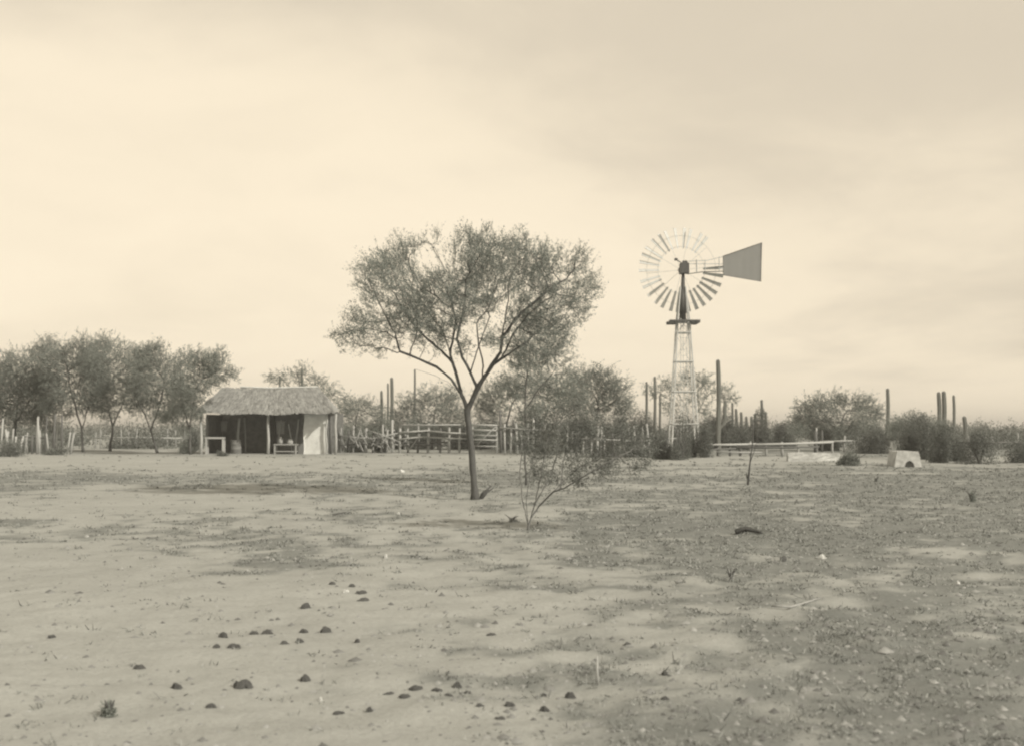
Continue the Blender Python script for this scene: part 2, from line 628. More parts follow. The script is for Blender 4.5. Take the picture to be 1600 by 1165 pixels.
# ================================================================== SETTING: ground
def build_ground():
    xs = [0.0]; st = .11
    while xs[-1] < 2600:
        if xs[-1] > 7: st *= 1.055
        xs.append(xs[-1] + st)
    xs = np.array([-v for v in xs[:0:-1]] + xs)
    ys = [3.0]; st = .06
    while ys[-1] < 4000:
        if ys[-1] > 7: st = max(st, .0085 * ys[-1])
        if ys[-1] > 90: st *= 1.08
        ys.append(ys[-1] + st)
    yb = [3.0]; st = .3
    while yb[-1] > -600:
        st *= 1.25; yb.append(yb[-1] - st)
    ys = np.array(yb[:0:-1] + ys)
    X, Y = np.meshgrid(xs, ys)
    cov = cover_field(X, Y)
    Z = gfull(X, Y)
    nx, ny = len(xs), len(ys)
    co = np.stack([X, Y, Z], -1).reshape(-1, 3)
    i = np.arange(nx * ny).reshape(ny, nx)
    F4 = np.stack([i[:-1, :-1], i[:-1, 1:], i[1:, 1:], i[1:, :-1]], -1).reshape(-1)
    n = len(F4) // 4
    me = bpy.data.meshes.new('ground')
    me.vertices.add(len(co)); me.loops.add(len(F4)); me.polygons.add(n)
    me.vertices.foreach_set('co', co.reshape(-1).astype(np.float32))
    me.loops.foreach_set('vertex_index', F4.astype(np.int32))
    me.polygons.foreach_set('loop_start', np.arange(0, n * 4, 4, dtype=np.int32))
    me.polygons.foreach_set('loop_total', np.full(n, 4, dtype=np.int32))
    me.polygons.foreach_set('use_smooth', np.ones(n, bool))
    me.update(calc_edges=True)
    a = me.attributes.new('cover', 'FLOAT', 'POINT')
    a.data.foreach_set('value', cov.reshape(-1).astype(np.float32))
    me.materials.append(M_GROUND)
    tag(link('ground', me), kind='structure')


build_ground()


def scatter(rs, n, y0, y1, power=1.0, wide=.52, fn=None, want=None):
    """points on the ground, denser near the viewer's end of the clearing"""
    y = y0 * (y1 / y0) ** rs.uniform(0, 1, n) ** power
    x = rs.uniform(-wide, wide, n) * (y + 2.5)
    if fn is not None:
        k = rs.uniform(0, 1, n) < fn(x, y)
        x, y = x[k], y[k]
    return x, y, gfull(x, y)


def ground_cover():
    rs = np.random.RandomState(3)
    # dry low stubble
    f = lambda x, y: np.clip(cover_field(x, y) ** 1.4 * (.05 + 1.3 * np.clip(fbm(x, y, 90, 4, 2.4) - .32, 0, 1)) * np.clip(.45 + y / 40, 0, 1), .012, 1)
    x, y, z = scatter(rs, 190000, 4.6, 66, .9, .78, f)
    n = len(x); nb = 6
    base = np.stack([x, y, z], -1)[:, None, :] + rs.normal(0, .035, (n, nb, 3)) * np.array([1, 1, 0])
    h = (.008 + .012 * rs.gamma(1.3, .7, (n, 1, 1)) + .0006 * y[:, None, None]) * rs.uniform(.5, 1.2, (n, nb, 1))
    h = np.minimum(h, .075)
    d = rs.normal(0, 1, (n, nb, 3)); d[..., 2] = np.abs(d[..., 2]) * .8 + .25; d = unit(d)
    s_ = unit(np.cross(d, rs.normal(0, 1, (n, nb, 3))))
    w = .0022 + .00035 * y[:, None, None]
    a = base - s_ * w; b = base + s_ * w; t = base + d * h * 1.3
    P = np.stack([a, b, t + s_ * w * .4, t - s_ * w * .4], 2).reshape(-1, 4, 3)
    tag(quads('dry_grass', P, M_DRY), 'sparse dry stubble and low weeds on the sandy ground', 'dry grass', kind='stuff')
    # soil crumbs and small stones
    f2 = lambda x, y: .25 + .75 * cover_field(x, y)
    x, y, z = scatter(rs, 40000, 4.8, 45, 1.0, .75, f2)
    n = len(x)
    r = .005 + .008 * rs.gamma(1.2, .8, n) + .00025 * y
    r = np.minimum(r, .045)
    octa = np.array([(1, 0, 0), (0, 1, 0), (-1, 0, 0), (0, -1, 0), (0, 0, 1)], float)
    V = octa[None] * r[:, None, None] * rs.uniform(.6, 1.3, (n, 5, 3)) * np.array([1.2, 1.2, .75])
    an = rs.uniform(0, 6.28, n); c_, s2 = np.cos(an)[:, None], np.sin(an)[:, None]
    Vx = V[..., 0] * c_ - V[..., 1] * s2; Vy = V[..., 0] * s2 + V[..., 1] * c_
    V = np.stack([Vx, Vy, V[..., 2]], -1) + np.stack([x, y, z - .002], -1)[:, None]
    tri = np.array([(0, 1, 4), (1, 2, 4), (2, 3, 4), (3, 0, 4)])
    T = (tri[None] + (np.arange(n) * 5)[:, None, None]).reshape(-1)
    me = bpy.data.meshes.new('gravel')
    me.vertices.add(n * 5); me.loops.add(len(T)); me.polygons.add(len(T) // 3)
    me.vertices.foreach_set('co', V.reshape(-1).astype(np.float32))
    me.loops.foreach_set('vertex_index', T.astype(np.int32))
    me.polygons.foreach_set('loop_start', np.arange(0, len(T), 3, dtype=np.int32))
    me.polygons.foreach_set('loop_total', np.full(len(T) // 3, 3, dtype=np.int32))
    me.update(calc_edges=True)
    me.materials.append(M_PEB)
    tag(link('gravel', me), 'loose soil crumbs and small stones strewn over the sand', 'gravel', kind='stuff')


ground_cover()


def bush_cloud(rs, c, rr, n, size):
    """leaves of one lumpy bush as quads"""
    k = max(3, int(3 + rr[0]))
    lc = unit(rs.normal(0, 1, (k, 3))) * rs.uniform(.2, .62, (k, 1))
    lr = rs.uniform(.35, .6, k)
    w = rs.randint(0, k, n)
    v = unit(rs.normal(0, 1, (n, 3))) * (rs.uniform(0, 1, (n, 1)) ** .45)
    p = lc[w] + v * lr[w][:, None]
    p[:, 2] = np.abs(p[:, 2] + .1)
    p = np.array(c) + p * np.array(rr)
    return leaf_quads(rs, p, rs.normal(0, 1, (n, 3)) + np.array([0, 0, .6]), 2, size * 1.5, size, size * .45)


def far_scrub():
    rs = np.random.RandomState(11)
    Q = []
    # rows of brush between the yard and the horizon, thinner over the wagon track gaps
    for k in range(900):
        y = 84 * (330 / 84) ** rs.uniform(0, 1)
        x = rs.uniform(-.8, .8) * y
        h = rs.uniform(1.3, 2.5) * (1 + .12 * (y > 150))
        if y > 150: h *= 1.25
        w = rs.uniform(1.2, 3.4)
        Q.append(bush_cloud(rs, (x, y, gz1(x, y) - .05), (w, w * .8, h), int(150), .13 + y * .0007))
    tag(quads('scrub', np.concatenate(Q), M_SCRUB), 'belt of low desert scrub along the horizon behind the corral', 'scrub', kind='stuff')


far_scrub()

# ================================================================== thatched hut
def build_hut():
    rnd = random.Random(4)
    rs = np.random.RandomState(8)
    Yf = at(420, 709).y                 # front row of posts
    Yr = Yf + 2.9                       # ridge
    Yb = Yf + 4.6                       # rear wall
    X = lambda p, Y=Yf: (p - 800) / F * Y * 1.0035
    zof = lambda p, Y: at3(800, p, Y).z
    eave = zof(643, Yf); ridge = zof(606, Yr)
    root = empty('thatched_hut', (X(420), Yf, 0), 'open fronted ranch hut with sagging palm thatch roof and pale posts', 'hut')
    # posts
    for pxx, top, r, m in ((316.5, 641, .085, M_WOODP), (421, 643, .08, M_WOODP), (526, 646, .07, M_WOODP)):
        b = MB(); x = X(pxx)
        zt = zof(top, Yf)
        b.tube([(x, Yf, -.05), (x + .02, Yf + .01, zt * .35), (x - .03, Yf, zt * .7), (x + .01, Yf, zt)], [r * 1.1, r, r * .95, r * .85], 7)
        b.build('post', m, root, True)
    for pxx in (340, 430, 512):
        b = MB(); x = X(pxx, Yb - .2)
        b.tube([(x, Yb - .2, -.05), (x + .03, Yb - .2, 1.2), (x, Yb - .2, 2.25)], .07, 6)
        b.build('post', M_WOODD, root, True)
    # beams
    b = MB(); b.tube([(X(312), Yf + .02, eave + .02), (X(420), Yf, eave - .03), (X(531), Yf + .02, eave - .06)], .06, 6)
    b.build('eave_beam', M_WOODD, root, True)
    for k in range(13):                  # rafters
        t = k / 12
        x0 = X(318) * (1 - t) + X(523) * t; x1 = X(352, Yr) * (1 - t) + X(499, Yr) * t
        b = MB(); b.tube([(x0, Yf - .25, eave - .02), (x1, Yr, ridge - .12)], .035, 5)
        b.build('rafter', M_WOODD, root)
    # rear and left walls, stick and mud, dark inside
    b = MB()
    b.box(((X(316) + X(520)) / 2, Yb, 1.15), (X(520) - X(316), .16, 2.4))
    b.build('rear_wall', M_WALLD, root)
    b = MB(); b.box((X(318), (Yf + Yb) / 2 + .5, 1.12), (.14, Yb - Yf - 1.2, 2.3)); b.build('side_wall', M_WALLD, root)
    # whitewashed wall panel set in under the right eave
    yw = Yf + .62
    xl, xr = X(476, yw), X(511.5, yw)
    nx, nz = 12, 14
    vs = []; fs = []
    for side in (0, 1):
        for j in range(nz + 1):
            for i in range(nx + 1):
                u = i / nx; w = j / nz
                x = xl + (xr - xl) * u + (.03 * math.sin(w * 9) if i in (0, nx) else 0)
                z = -.03 + (zof(646, yw) + .1) * w + (.03 * math.sin(u * 7) if j == nz else 0)
                y = yw + side * .26 + rnd.uniform(-.008, .008)
                vs.append((x, y, z))
    st = (nx + 1) * (nz + 1)
    for j in range(nz):
        for i in range(nx):
            a = j * (nx + 1) + i
            fs.append((a, a + 1, a + nx + 2, a + nx + 1)); fs.append((a + st + nx + 1, a + st + nx + 2, a + st + 1, a + st))
    for i in range(nx):
        a = nz * (nx + 1) + i; fs.append((a, a + 1, a + 1 + st, a + st))
    for j in range(nz):
        for i in (0, nx):
            a = j * (nx + 1) + i; q = (a, a + nx + 1, a + nx + 1 + st, a + st)
            fs.append(q if i else q[::-1])
    b = MB(); b.add(vs, fs)
    tag(b.build('whitewashed_wall', M_LIME, root, True), 'bright limewashed wall end under the right eave')
    b = MB(); x = X(518, yw + .5); b.tube([(x, yw + .5, 0), (x, yw + .5, 2.2)], .09, 6); b.build('post', M_WOODD, root, True)
    # roof: deck plus thatch straws in courses
    def slope(u, w):      # u across, w up the slope
        sag = -.08 * math.sin(math.pi * u) * (1 - w) + .035 * math.sin(u * 19) * (1 - w) - .05 * math.sin(math.pi * u) * w
        xe = X(312) * (1 - u) + X(525.5) * u; xr_ = X(350, Yr) * (1 - u) + X(499, Yr) * u
        y0 = Yf - .42
        return Vector((xe * (1 - w) + xr_ * w, y0 + (Yr - y0) * w, (eave - .03) * (1 - w) + ridge * w + sag))
    b = MB(); n = 16
    vs = []; fs = []
    for j in range(9):
        for i in range(n + 1):
            p = slope(i / n, j / 8); vs.append(p + Vector((0, 0, rnd.uniform(-.012, .012))))
    for j in range(8):
        for i in range(n):
            a = j * (n + 1) + i; fs.append((a, a + 1, a + n + 2, a + n + 1))
    k0 = len(vs)
    for i in range(n + 1):
        u = i / n; vs.append(Vector(((X(330) * (1 - u) + X(512) * u), Yb + .5, eave + .15)))
    for i in range(n):
        a = 8 * (n + 1) + i; fs.append((a, a + 1, k0 + i + 1, k0 + i))
    # hip end on the right and left
    fs.append((n, k0 + n, 8 * (n + 1) + n)); fs.append((0, 8 * (n + 1), k0))
    b.add(vs, fs)
    roof = b.build('roof', M_THATCH, root)
    P = []
    for c in range(15):
        w = c / 14 * .97
        for i in range(210):
            u = rnd.uniform(-.004, 1.004)
            p = slope(u, w + rnd.uniform(0, .05)) + Vector((0, 0, .025 + rnd.uniform(0, .04)))
            q = slope(u + rnd.uniform(-.006, .006), w - rnd.uniform(.09, .15) * (.45 if c == 0 else 1)) + Vector((0, 0, .035 + rnd.uniform(0, .03)))
            s_ = Vector((rnd.uniform(.025, .055), 0, rnd.uniform(-.01, .01)))
            P.append([p - s_, p + s_, q + s_ * .5, q - s_ * .5])
    th = quads('thatch', np.array([[tuple(v) for v in q] for q in P]), M_THATCH, roof)
    tag(th, kind='stuff')
    b = MB()
    b.tube([slope(.18, 1) + Vector((0, -.05, .10)), slope(.5, 1) + Vector((0, -.05, .06)), slope(.99, 1) + Vector((0, -.05, .07))], .05, 6)
    tag(b.build('ridge_pole', M_LIME, root), 'pale bleached ridge pole along the roof top')
    # ---- things inside
    Yi = Yf + .25
    tb = empty('wooden_bench', (X(333), Yi, 0), 'low pale wooden bench inside the left end of the hut', 'bench')
    b = MB(); b.box((X(335.5), Yi + .25, zof(683.5, Yi)), (X(350) - X(321), .5, .1)); b.build('seat', M_WOODP, tb)
    zt = zof(683.5, Yi) - .052
    for pxx in (322.5, 348.5):
        for dy in (.05, .45):
            b = MB(); b.box((X(pxx), Yi + dy, zt / 2), (.09, .07, zt)); b.build('leg', M_WOODP, tb)
    dr = empty('metal_drum', (X(371), Yf + 1.0, 0), 'grey metal drum standing inside the hut beside the bench', 'drum')
    b = MB(); n = 16; prof = [(.0, 0), (.29, 0), (.3, .02), (.29, .28), (.305, .3), (.29, .32), (.29, .58), (.305, .6), (.29, .62), (.29, .83), (.3, .86), (.27, .86), (.26, .83), (0, .83)]
    cx, cy = X(371, Yf + 1), Yf + 1.0
    vs = [(cx + r * 1.05 * math.cos(6.2832 * k / n), cy + r * 1.05 * math.sin(6.2832 * k / n), z * .95) for r, z in prof for k in range(n)]
    fs = [(j * n + k, j * n + (k + 1) % n, (j + 1) * n + (k + 1) % n, (j + 1) * n + k) for j in range(len(prof) - 1) for k in range(n)]
    b.add(vs, fs); b.build('drum_shell', M_TIN, dr, True)
    b = MB(); b.tube([(X(373.5, Yf + 1.6), Yf + 1.6, 0), (X(374, Yf + 1.6), Yf + 1.6, 1.2), (X(375.5, Yf + 1.6), Yf + 1.6, 2.05)], [.09, .08, .07], 6)
    tag(b.build('prop_post', M_WOOD), 'forked pale prop post standing inside the hut behind the drum', 'post')
    t2 = empty('work_table', (X(449), Yf + .8, 0), 'rough low table inside the hut between middle post and white wall', 'table')
    yt = Yf + .8
    b = MB(); b.box((X(449, yt), yt, .55), (1.35, .7, .06)); b.build('table_top', M_WOOD, t2)
    b = MB(); b.box((X(449, yt), yt, .16), (1.3, .6, .05)); b.build('shelf', M_WOOD, t2)
    for dx in (-.6, .6):
        for dy in (-.28, .28):
            b = MB(); b.box((X(449, yt) + dx, yt + dy, .26), (.08, .08, .52)); b.build('leg', M_WOOD, t2)
    for pxx, rr, hh, nm, lb, ct in ((440, .14, .42, 'clay_jar', 'round bellied jar at the left of the rough table in the hut', 'jar'),
                                ((455), .17, .3, 'sack', 'slumped pale sack on the rough table in the hut', 'sack')):
        b = MB(); cx, cy = X(pxx, yt), yt; n = 12
        prof = [(0, 0), (.7, 0), (1, .25), (1, .5), (.75, .8), (.45, .9), (.5, 1.0), (0, .98)]
        if nm == 'sack': prof = [(0, 0), (1, 0), (1.1, .2), (1, .6), (.7, .85), (.3, 1), (0, 1)]
        vs = [(cx + r * rr * math.cos(6.2832 * k / n) * rnd.uniform(.95, 1.05), cy + r * rr * math.sin(6.2832 * k / n), .581 + z * hh) for r, z in prof for k in range(n)]
        fs = [(j * n + k, j * n + (k + 1) % n, (j + 1) * n + (k + 1) % n, (j + 1) * n + k) for j in range(len(prof) - 1) for k in range(n)]
        b.add(vs, fs); tag(b.build(nm, M_WOOD, None, True), lb, ct)
    b = MB(); b.tube([(X(462, Yf + 1.5), Yf + 1.5, .02), (X(468, Yf + 1.6), Yf + 1.6, 2.0)], .05, 6)
    tag(b.build('leaning_pole', M_WOOD), 'thin pole leaning inside the hut left of the white wall', 'pole')

    for pxa, pxb, top, dep, lb, r in ((433, 440, 655, 2.0, 'thin pole leaning right inside the hut near the middle post', .04), (386, 383, 652, 3.2, 'dark pole standing against the rear wall of the hut', .05), (458, 452, 662, 1.2, 'crooked pole leaning left over the rough table in the hut', .035)):
        y = Yf + dep
        b = MB(); b.tube([(X(pxa, y), y, .0), (X((pxa + pxb) / 2, y) + .03, y, 1.0), (X(pxb, y), y + .05, zof(top, y))], r, 6)
        tag(b.build('leaning_pole', M_WOOD), lb, 'pole')
    for pxx, dep, w, hh, zb, lb in ((440, 2.6, .5, .7, 1.15, 'dull cloth hanging on the rear wall of the hut right of the middle post'), (352, 3.0, .4, .55, 1.3, 'small cloth hanging on the rear wall of the hut above the bench')):
        y = Yf + dep; cx = X(pxx, y); b = MB(); nn = 8
        vs = []; fs = []
        for j in range(5):
            for i in range(nn + 1):
                u = i / nn - .5
                vs.append((cx + w * u * (1 - .1 * j / 4), y + .05 * math.sin(u * 22) * (j + 1) / 5, zb + hh * (1 - j / 4) - .06 * abs(u)))
        for j in range(4):
            for i in range(nn):
                a = j * (nn + 1) + i; fs.append((a, a + nn + 1, a + nn + 2, a + 1))
        b.add(vs, fs); b.tube([(cx - w * .6, y, zb + hh + .02), (cx + w * .6, y, zb + hh)], .02, 5)
        tag(b.build('hanging_cloth', M_WOOD, None, True), lb, 'cloth')


build_hut()

# ================================================================== windmill
def build_windmill():
    rnd = random.Random(2)
    Y = 63.0
    k = Y / F
    cx = (1068 - 800) * k
    z = lambda p: at3(800, p, Y).z
    root = empty('windmill', (cx, Y, 0), 'steel water pumping windmill with round multi blade wheel and dark tail vane', 'windmill')
    hubz = z(419)
    # tower
    zt = z(498)
    wt, wb = .30, .74              # half widths at the platform and at the ground
    def hw(zz): return wb + (wt - wb) * zz / zt
    for sx in (-1, 1):
        for sy in (-1, 1):
            b = MB(); b.tube([(cx + sx * wb, Y + sy * wb, -.1), (cx + sx * wt, Y + sy * wt, zt), (cx + sx * .13, Y + sy * .13, z(448))], [.05, .042, .035], 5)
            b.build('tower_leg', M_GALV, root)
    levels = [z(p) for p in (520, 565, 612, 662)]
    for lv in levels:
        h = hw(lv)
        for a, c in (((-h, -h), (h, -h)), ((h, -h), (h, h)), ((h, h), (-h, h)), ((-h, h), (-h, -h))):
            b = MB(); e = .03 if lv > 5 else .04
            b.tube([(cx + a[0] * 1.06, Y + a[1] * 1.06, lv), (cx + c[0] * 1.06, Y + c[1] * 1.06, lv)], e, 4); b.build('girt', M_GALV, root)
    bl = [0.1] + sorted(levels) + [zt]
    for i in range(len(bl) - 1):
        z0, z1 = bl[i], bl[i + 1]; h0, h1 = hw(z0), hw(z1)
        for f in (-1, 1):
            for s_ in (-1, 1):
                b = MB(); b.tube([(cx - s_ * h0, Y + f * h0 * 1.02, z0), (cx + s_ * h1, Y + f * h1 * 1.02, z1)], .011, 4); b.build('brace', M_GALV, root)
                b = MB(); b.tube([(cx + f * h0 * 1.02, Y - s_ * h0, z0), (cx + f * h1 * 1.02, Y + s_ * h1, z1)], .011, 4); b.build('brace', M_GALV, root)
    # platform: planks round the tower top
    zp = z(502.5)
    for i in range(4):
        off = (-.68, -.44, .44, .68)[i]
        b = MB(); b.box((cx, Y + off, zp), (1.56, .22, .07)); b.build('platform_plank', M_WOODD, root)
        b = MB(); b.box((cx + off, Y, zp - .075), (.2, 1.5, .07)); b.build('platform_plank', M_WOODD, root)
    # ladder on one face
    for f in (-.16, .16):
        b = MB(); b.tube([(cx + f - .1, Y - wb - .04, 0), (cx + f, Y - wt - .04, zt)], .018, 4); b.build('ladder_rail', M_GALV, root)
    for i in range(22):
        zz = .3 + i * (zt - .4) / 22; t = zz / zt
        b = MB(); yy = Y - wb - .04 + (wb - wt) * t; xx = cx - .1 * (1 - t)
        b.tube([(xx - .16, yy, zz), (xx + .16, yy, zz)], .012, 4); b.build('ladder_rung', M_GALV, root)
    # mast and head
    b = MB(); b.tube([(cx - .02, Y, zp), (cx, Y, z(460)), (cx + .02, Y, z(425))], [.19, .13, .075], 8); b.build('mast', M_IRON, root, True)
    b = MB(); b.tube([(cx - .05, Y, z(489)), (cx - .04, Y, z(466)), (cx - .01, Y, z(452))], [.24, .2, .12], 8); b.build('mast_collar', M_IRON, root, True)
    b = MB()
    b.box((cx + .08, Y, hubz - .02), (.5, .62, .52), 0, .03, rnd, .8)
    b.box((cx + .1, Y, hubz + .31), (.3, .4, .12), 0, .02, rnd, .6)
    b.build('gearbox', M_IRON, root)
    b = MB(); b.tube([(cx, Y + .2, hubz), (cx, Y + .75, hubz)], .06, 8); b.build('shaft', M_IRON, root)
    b = MB(); b.tube([(cx + .05, Y + .1, hubz + .2), (cx - .28, Y + .35, hubz + .5)], .03, 5)
    b.box((cx - .3, Y + .35, hubz + .5), (.16, .12, .12)); b.build('furl_arm', M_IRON, root)
    # wheel, beyond the mast: folded parallel to the tail
    yw = Y + .72
    wx, wz = cx + .03, hubz
    whl = MB()
    whl.tube([(wx, yw - .16, wz), (wx, yw + .16, wz)], .16, 12)
    wheel = whl.build('wheel', M_IRON, root)
    R0, R1 = 34.5 * k, 67.5 * k
    nb = 30
    for rr, nm in ((R0 * 1.08, 'inner_rim'), (R0 + (R1 - R0) * .62, 'outer_rim')):
        b = MB(); b.tube([(wx + rr * math.cos(6.2832 * i / 60), yw + .05, wz + rr * math.sin(6.2832 * i / 60)) for i in range(61)], .009, 4, cap=False)
        b.build(nm, M_GALV, wheel)
    for i in range(10):
        a = 6.2832 * i / 10 + .1
        b = MB(); b.tube([(wx + .1 * math.cos(a), yw, wz + .1 * math.sin(a)), (wx + (R0 + (R1 - R0) * .62) * math.cos(a), yw + .05, wz + (R0 + (R1 - R0) * .62) * math.sin(a))], .0085, 4)
        b.build('spoke', M_GALV, wheel)
    # one blade mesh in its own frame: x tangential, y axial, z radial, cupped and pitched
    bl = MB(); nu, nv = 4, 4
    vs = []
    pitch = math.radians(52)
    for j in range(nv + 1):
        t = j / nv; zz = R0 + (R1 - R0) * t; w = .15 + .13 * t
        for i in range(nu + 1):
            u = i / nu - .5
            lx = u * w; ly = .10 * w / .3 * (1 - (2 * u) ** 2)
            pt = pitch
            vs.append((lx * math.cos(pt) - ly * math.sin(pt), lx * math.sin(pt) + ly * math.cos(pt), zz))
    nvtx = len(vs)
    vs2 = [(x_, y_ + .004, z_) for x_, y_, z_ in vs]
    fs = []
    for j in range(nv):
        for i in range(nu):
            a = j * (nu + 1) + i
            fs.append((a, a + 1, a + nu + 2, a + nu + 1)); fs.append((a + nvtx + nu + 1, a + nvtx + nu + 2, a + nvtx + 1, a + nvtx))
    bl.add(vs + vs2, fs)
    me = bpy.data.meshes.new('blade'); me.from_pydata(bl.v, [], bl.f); me.materials.append(M_BLADE)
    for i in range(nb):
        a = 6.2832 * (i + .3) / nb
        if 50 < math.degrees(a) < 82: continue        # lost blades
        o = bpy.data.objects.new('blade', me); C.collection.objects.link(o); o.parent = wheel
        # wheel objects carry world coordinates with an offset, so give the blade its place directly
        o.location = (wx, yw, wz); o.rotation_euler = (0, a + math.radians(random.Random(i).uniform(-2.2, 2.2)), 0)
    # tail: two booms and a flared sheet, in a plane beside the wheel
    yt = Y - .25
    b = MB(); b.tube([(cx + .2, yt + .1, z(409)), (cx + 1.25, yt, z(408)), ((1131 - 800) * k, yt, z(402))], .022, 5); b.build('tail_boom', M_GALV, root)
    b = MB(); b.tube([(cx + .2, yt + .1, z(413)), ((1131 - 800) * k, yt, z(413.5))], .022, 5); b.build('tail_boom', M_GALV, root)
    b = MB(); b.tube([(cx + .2, yt + .1, z(429)), (cx + 1.0, yt, z(426)), ((1131 - 800) * k, yt, z(425))], .024, 5); b.build('tail_boom', M_IRON, root)
    for pxx in (1089, 1102, 1124):
        b = MB(); b.tube([((pxx - 800) * k, yt, z(407 if pxx < 1120 else 402)), ((pxx - 800) * k, yt, z(426))], .022 if pxx != 1089 else .04, 4); b.build('tail_strut', M_GALV, root)
    o_ = [(1130, 401.5), (1191, 380.5), (1189, 441), (1130, 431)]
    pr = [((p[0] - 800) * k, z(p[1])) for p in o_]
    b = MB(); th = .012
    vs = []
    n = 10
    for side in (-1, 1):
        for i in range(n + 1):
            t = i / n
            bx = pr[0][0] + (pr[1][0] - pr[0][0]) * t; tz = pr[0][1] + (pr[1][1] - pr[0][1]) * t
            bx2 = pr[3][0] + (pr[2][0] - pr[3][0]) * t; bz = pr[3][1] + (pr[2][1] - pr[3][1]) * t
            dy = side * th / 2 + .004 * (i % 2)
            vs += [(bx2, yt + dy, bz), (bx, yt + dy, tz)]
    fs = []
    st = 2 * (n + 1)
    for i in range(n):
        a = 2 * i
        fs.append((a, a + 2, a + 3, a + 1)); fs.append((a + st + 1, a + st + 3, a + st + 2, a + st))
        fs.append((a + 1, a + 3, a + 3 + st, a + 1 + st)); fs.append((a + st, a + 2 + st, a + 2, a))
    fs.append((st - 2, 2 * st - 2, 2 * st - 1, st - 1))
    b.add(vs, fs); tv = b.build('tail_vane', M_VANE, root)
    b = MB()
    ring = [(pr[i][0], yt - .03, pr[i][1]) for i in (0, 1, 2, 3, 0)]
    b.tube(ring, .014, 4); b.build('vane_edge', M_IRON, tv)
    # pump rod and pump at the foot
    b = MB(); b.tube([(cx, Y, .9), (cx, Y, zp)], .014, 5); b.build('pump_rod', M_GALV, root)
    b = MB(); b.tube([(cx, Y, 0), (cx, Y, .9)], .09, 8); b.tube([(cx, Y, .7), (cx + .5, Y - .2, .68), (cx + .52, Y - .2, .5)], .035, 6); b.build('pump', M_IRON, root)


build_windmill()

# ================================================================== central mesquite
def build_main_tree():
    rs = np.random.RandomState(21)
    Yt = at(742, 780).y
    P = lambda x, y, d=0.0: at3(x, y, Yt + d)
    base = at(742, 780)
    paths = [
        [base, P(740, 745), P(737, 705), P(733, 665), P(730, 640)],
        [P(730, 640), P(721, 616, .05), P(715, 592, .1), P(707, 566, .2), P(700, 540, .35), P(690, 512, .5)],
        [P(731, 645), P(742, 615, -.05), P(752, 596, -.1), P(769, 570, -.2), P(782, 550, -.3), P(786, 515, -.45), P(792, 480, -.5)],
        [P(745, 608), P(735, 582, -.2), P(722, 558, -.35), P(714, 530, -.4)],
        [P(752, 596), P(755, 572, .25), P(748, 540, .5), P(745, 505, .6)],
        [P(720, 612), P(705, 592, -.2), P(682, 573, -.35), P(655, 561, -.5), P(625, 549, -.55)],
        [P(722, 622), P(700, 596, .3), P(675, 585, .5), P(650, 577, .6)],
        [P(770, 568), P(792, 555, .1), P(815, 540, .3), P(840, 520, .4)],
        [P(786, 515), P(808, 495, -.3), P(838, 470, -.35), P(868, 445, -.2)],
        [P(714, 530), P(722, 495, -.3), P(728, 450, -.3)],
        [P(735, 582), P(742, 560, -.5), P(752, 530, -.7), P(765, 495, -.8)],
        [P(707, 566), P(690, 548, .6), P(668, 530, .9), P(640, 500, 1.0)],
        [P(700, 540), P(712, 505, .6), P(705, 470, .8)],
        [P(782, 550), P(803, 520, -.7), P(826, 490, -.9)],
        [P(737, 600), P(728, 570, .4), P(733, 535, .7)],
    ]
    L = [(595, 435, 35), (572, 518, 27), (546, 528, 20), (615, 418, 34), (629, 388, 20), (661, 452, 30), (672, 486, 28), (626, 492, 27),
         (613, 528, 20), (678, 514, 20), (728, 378, 22), (753, 388, 20), (739, 414, 33), (730, 449, 33), (703, 462, 24), (773, 428, 28),
         (816, 381, 20), (802, 400, 27), (839, 408, 28), (831, 437, 30), (872, 415, 24), (897, 411, 21), (902, 435, 28), (894, 466, 30),
         (915, 457, 18), (898, 490, 20), (859, 466, 25), (845, 492, 25), (812, 480, 20), (845, 520, 28), (866, 530, 20), (880, 542, 16),
         (830, 545, 25), (707, 512, 14), (718, 490, 18), (802, 503, 18), (744, 500, 10), (650, 535, 13), (590, 545, 14), (800, 555, 22), (770, 470, 18),
         (640, 470, 28), (655, 508, 22), (690, 436, 16), (583, 475, 25), (760, 402, 22), (795, 445, 22), (852, 388, 14), (784, 388, 18), (745, 472, 24), (822, 505, 22), (704, 385, 12), (735, 365, 14), (870, 505, 22), (566, 505, 22), (640, 400, 16), (600, 505, 22), (722, 540, 13), (765, 528, 14), (690, 532, 15), (880, 520, 18), (812, 565, 18), (790, 530, 14), (662, 376, 12), (688, 368, 11), (850, 560, 20), (880, 565, 16), (530, 522, 14), (555, 490, 14), (925, 440, 12), (760, 362, 12), (905, 400, 12)]
    cl = []
    for x, y, r in L:
        e = ((x - 735) / 205) ** 2 + ((y - 465) / 110) ** 2
        half = 1.9 * math.sqrt(max(.08, 1 - e))
        for q in range(2 if e < .55 else 1):
            cl.append(clump(x + rs.uniform(-4, 4), y + rs.uniform(-4, 4), r * 1.12, Yt, rs.uniform(-half, half)))
    make_tree('mesquite_tree', 'slender trunked mesquite tree with wide feathery crown standing alone in the clearing', 'tree', base,
              paths, cl, rs, M_LEAF, M_BARK, step=.15, infl=.9, kill=.2, attr_per=48, tip=.0045, expo=2.2, maxr=.095, sprays=3,
              nleaf=13, twig=.24, leaf=(.042, .014), up=.6, outw=.5, limb_r=.018, iters=80, fill=21)


build_main_tree()

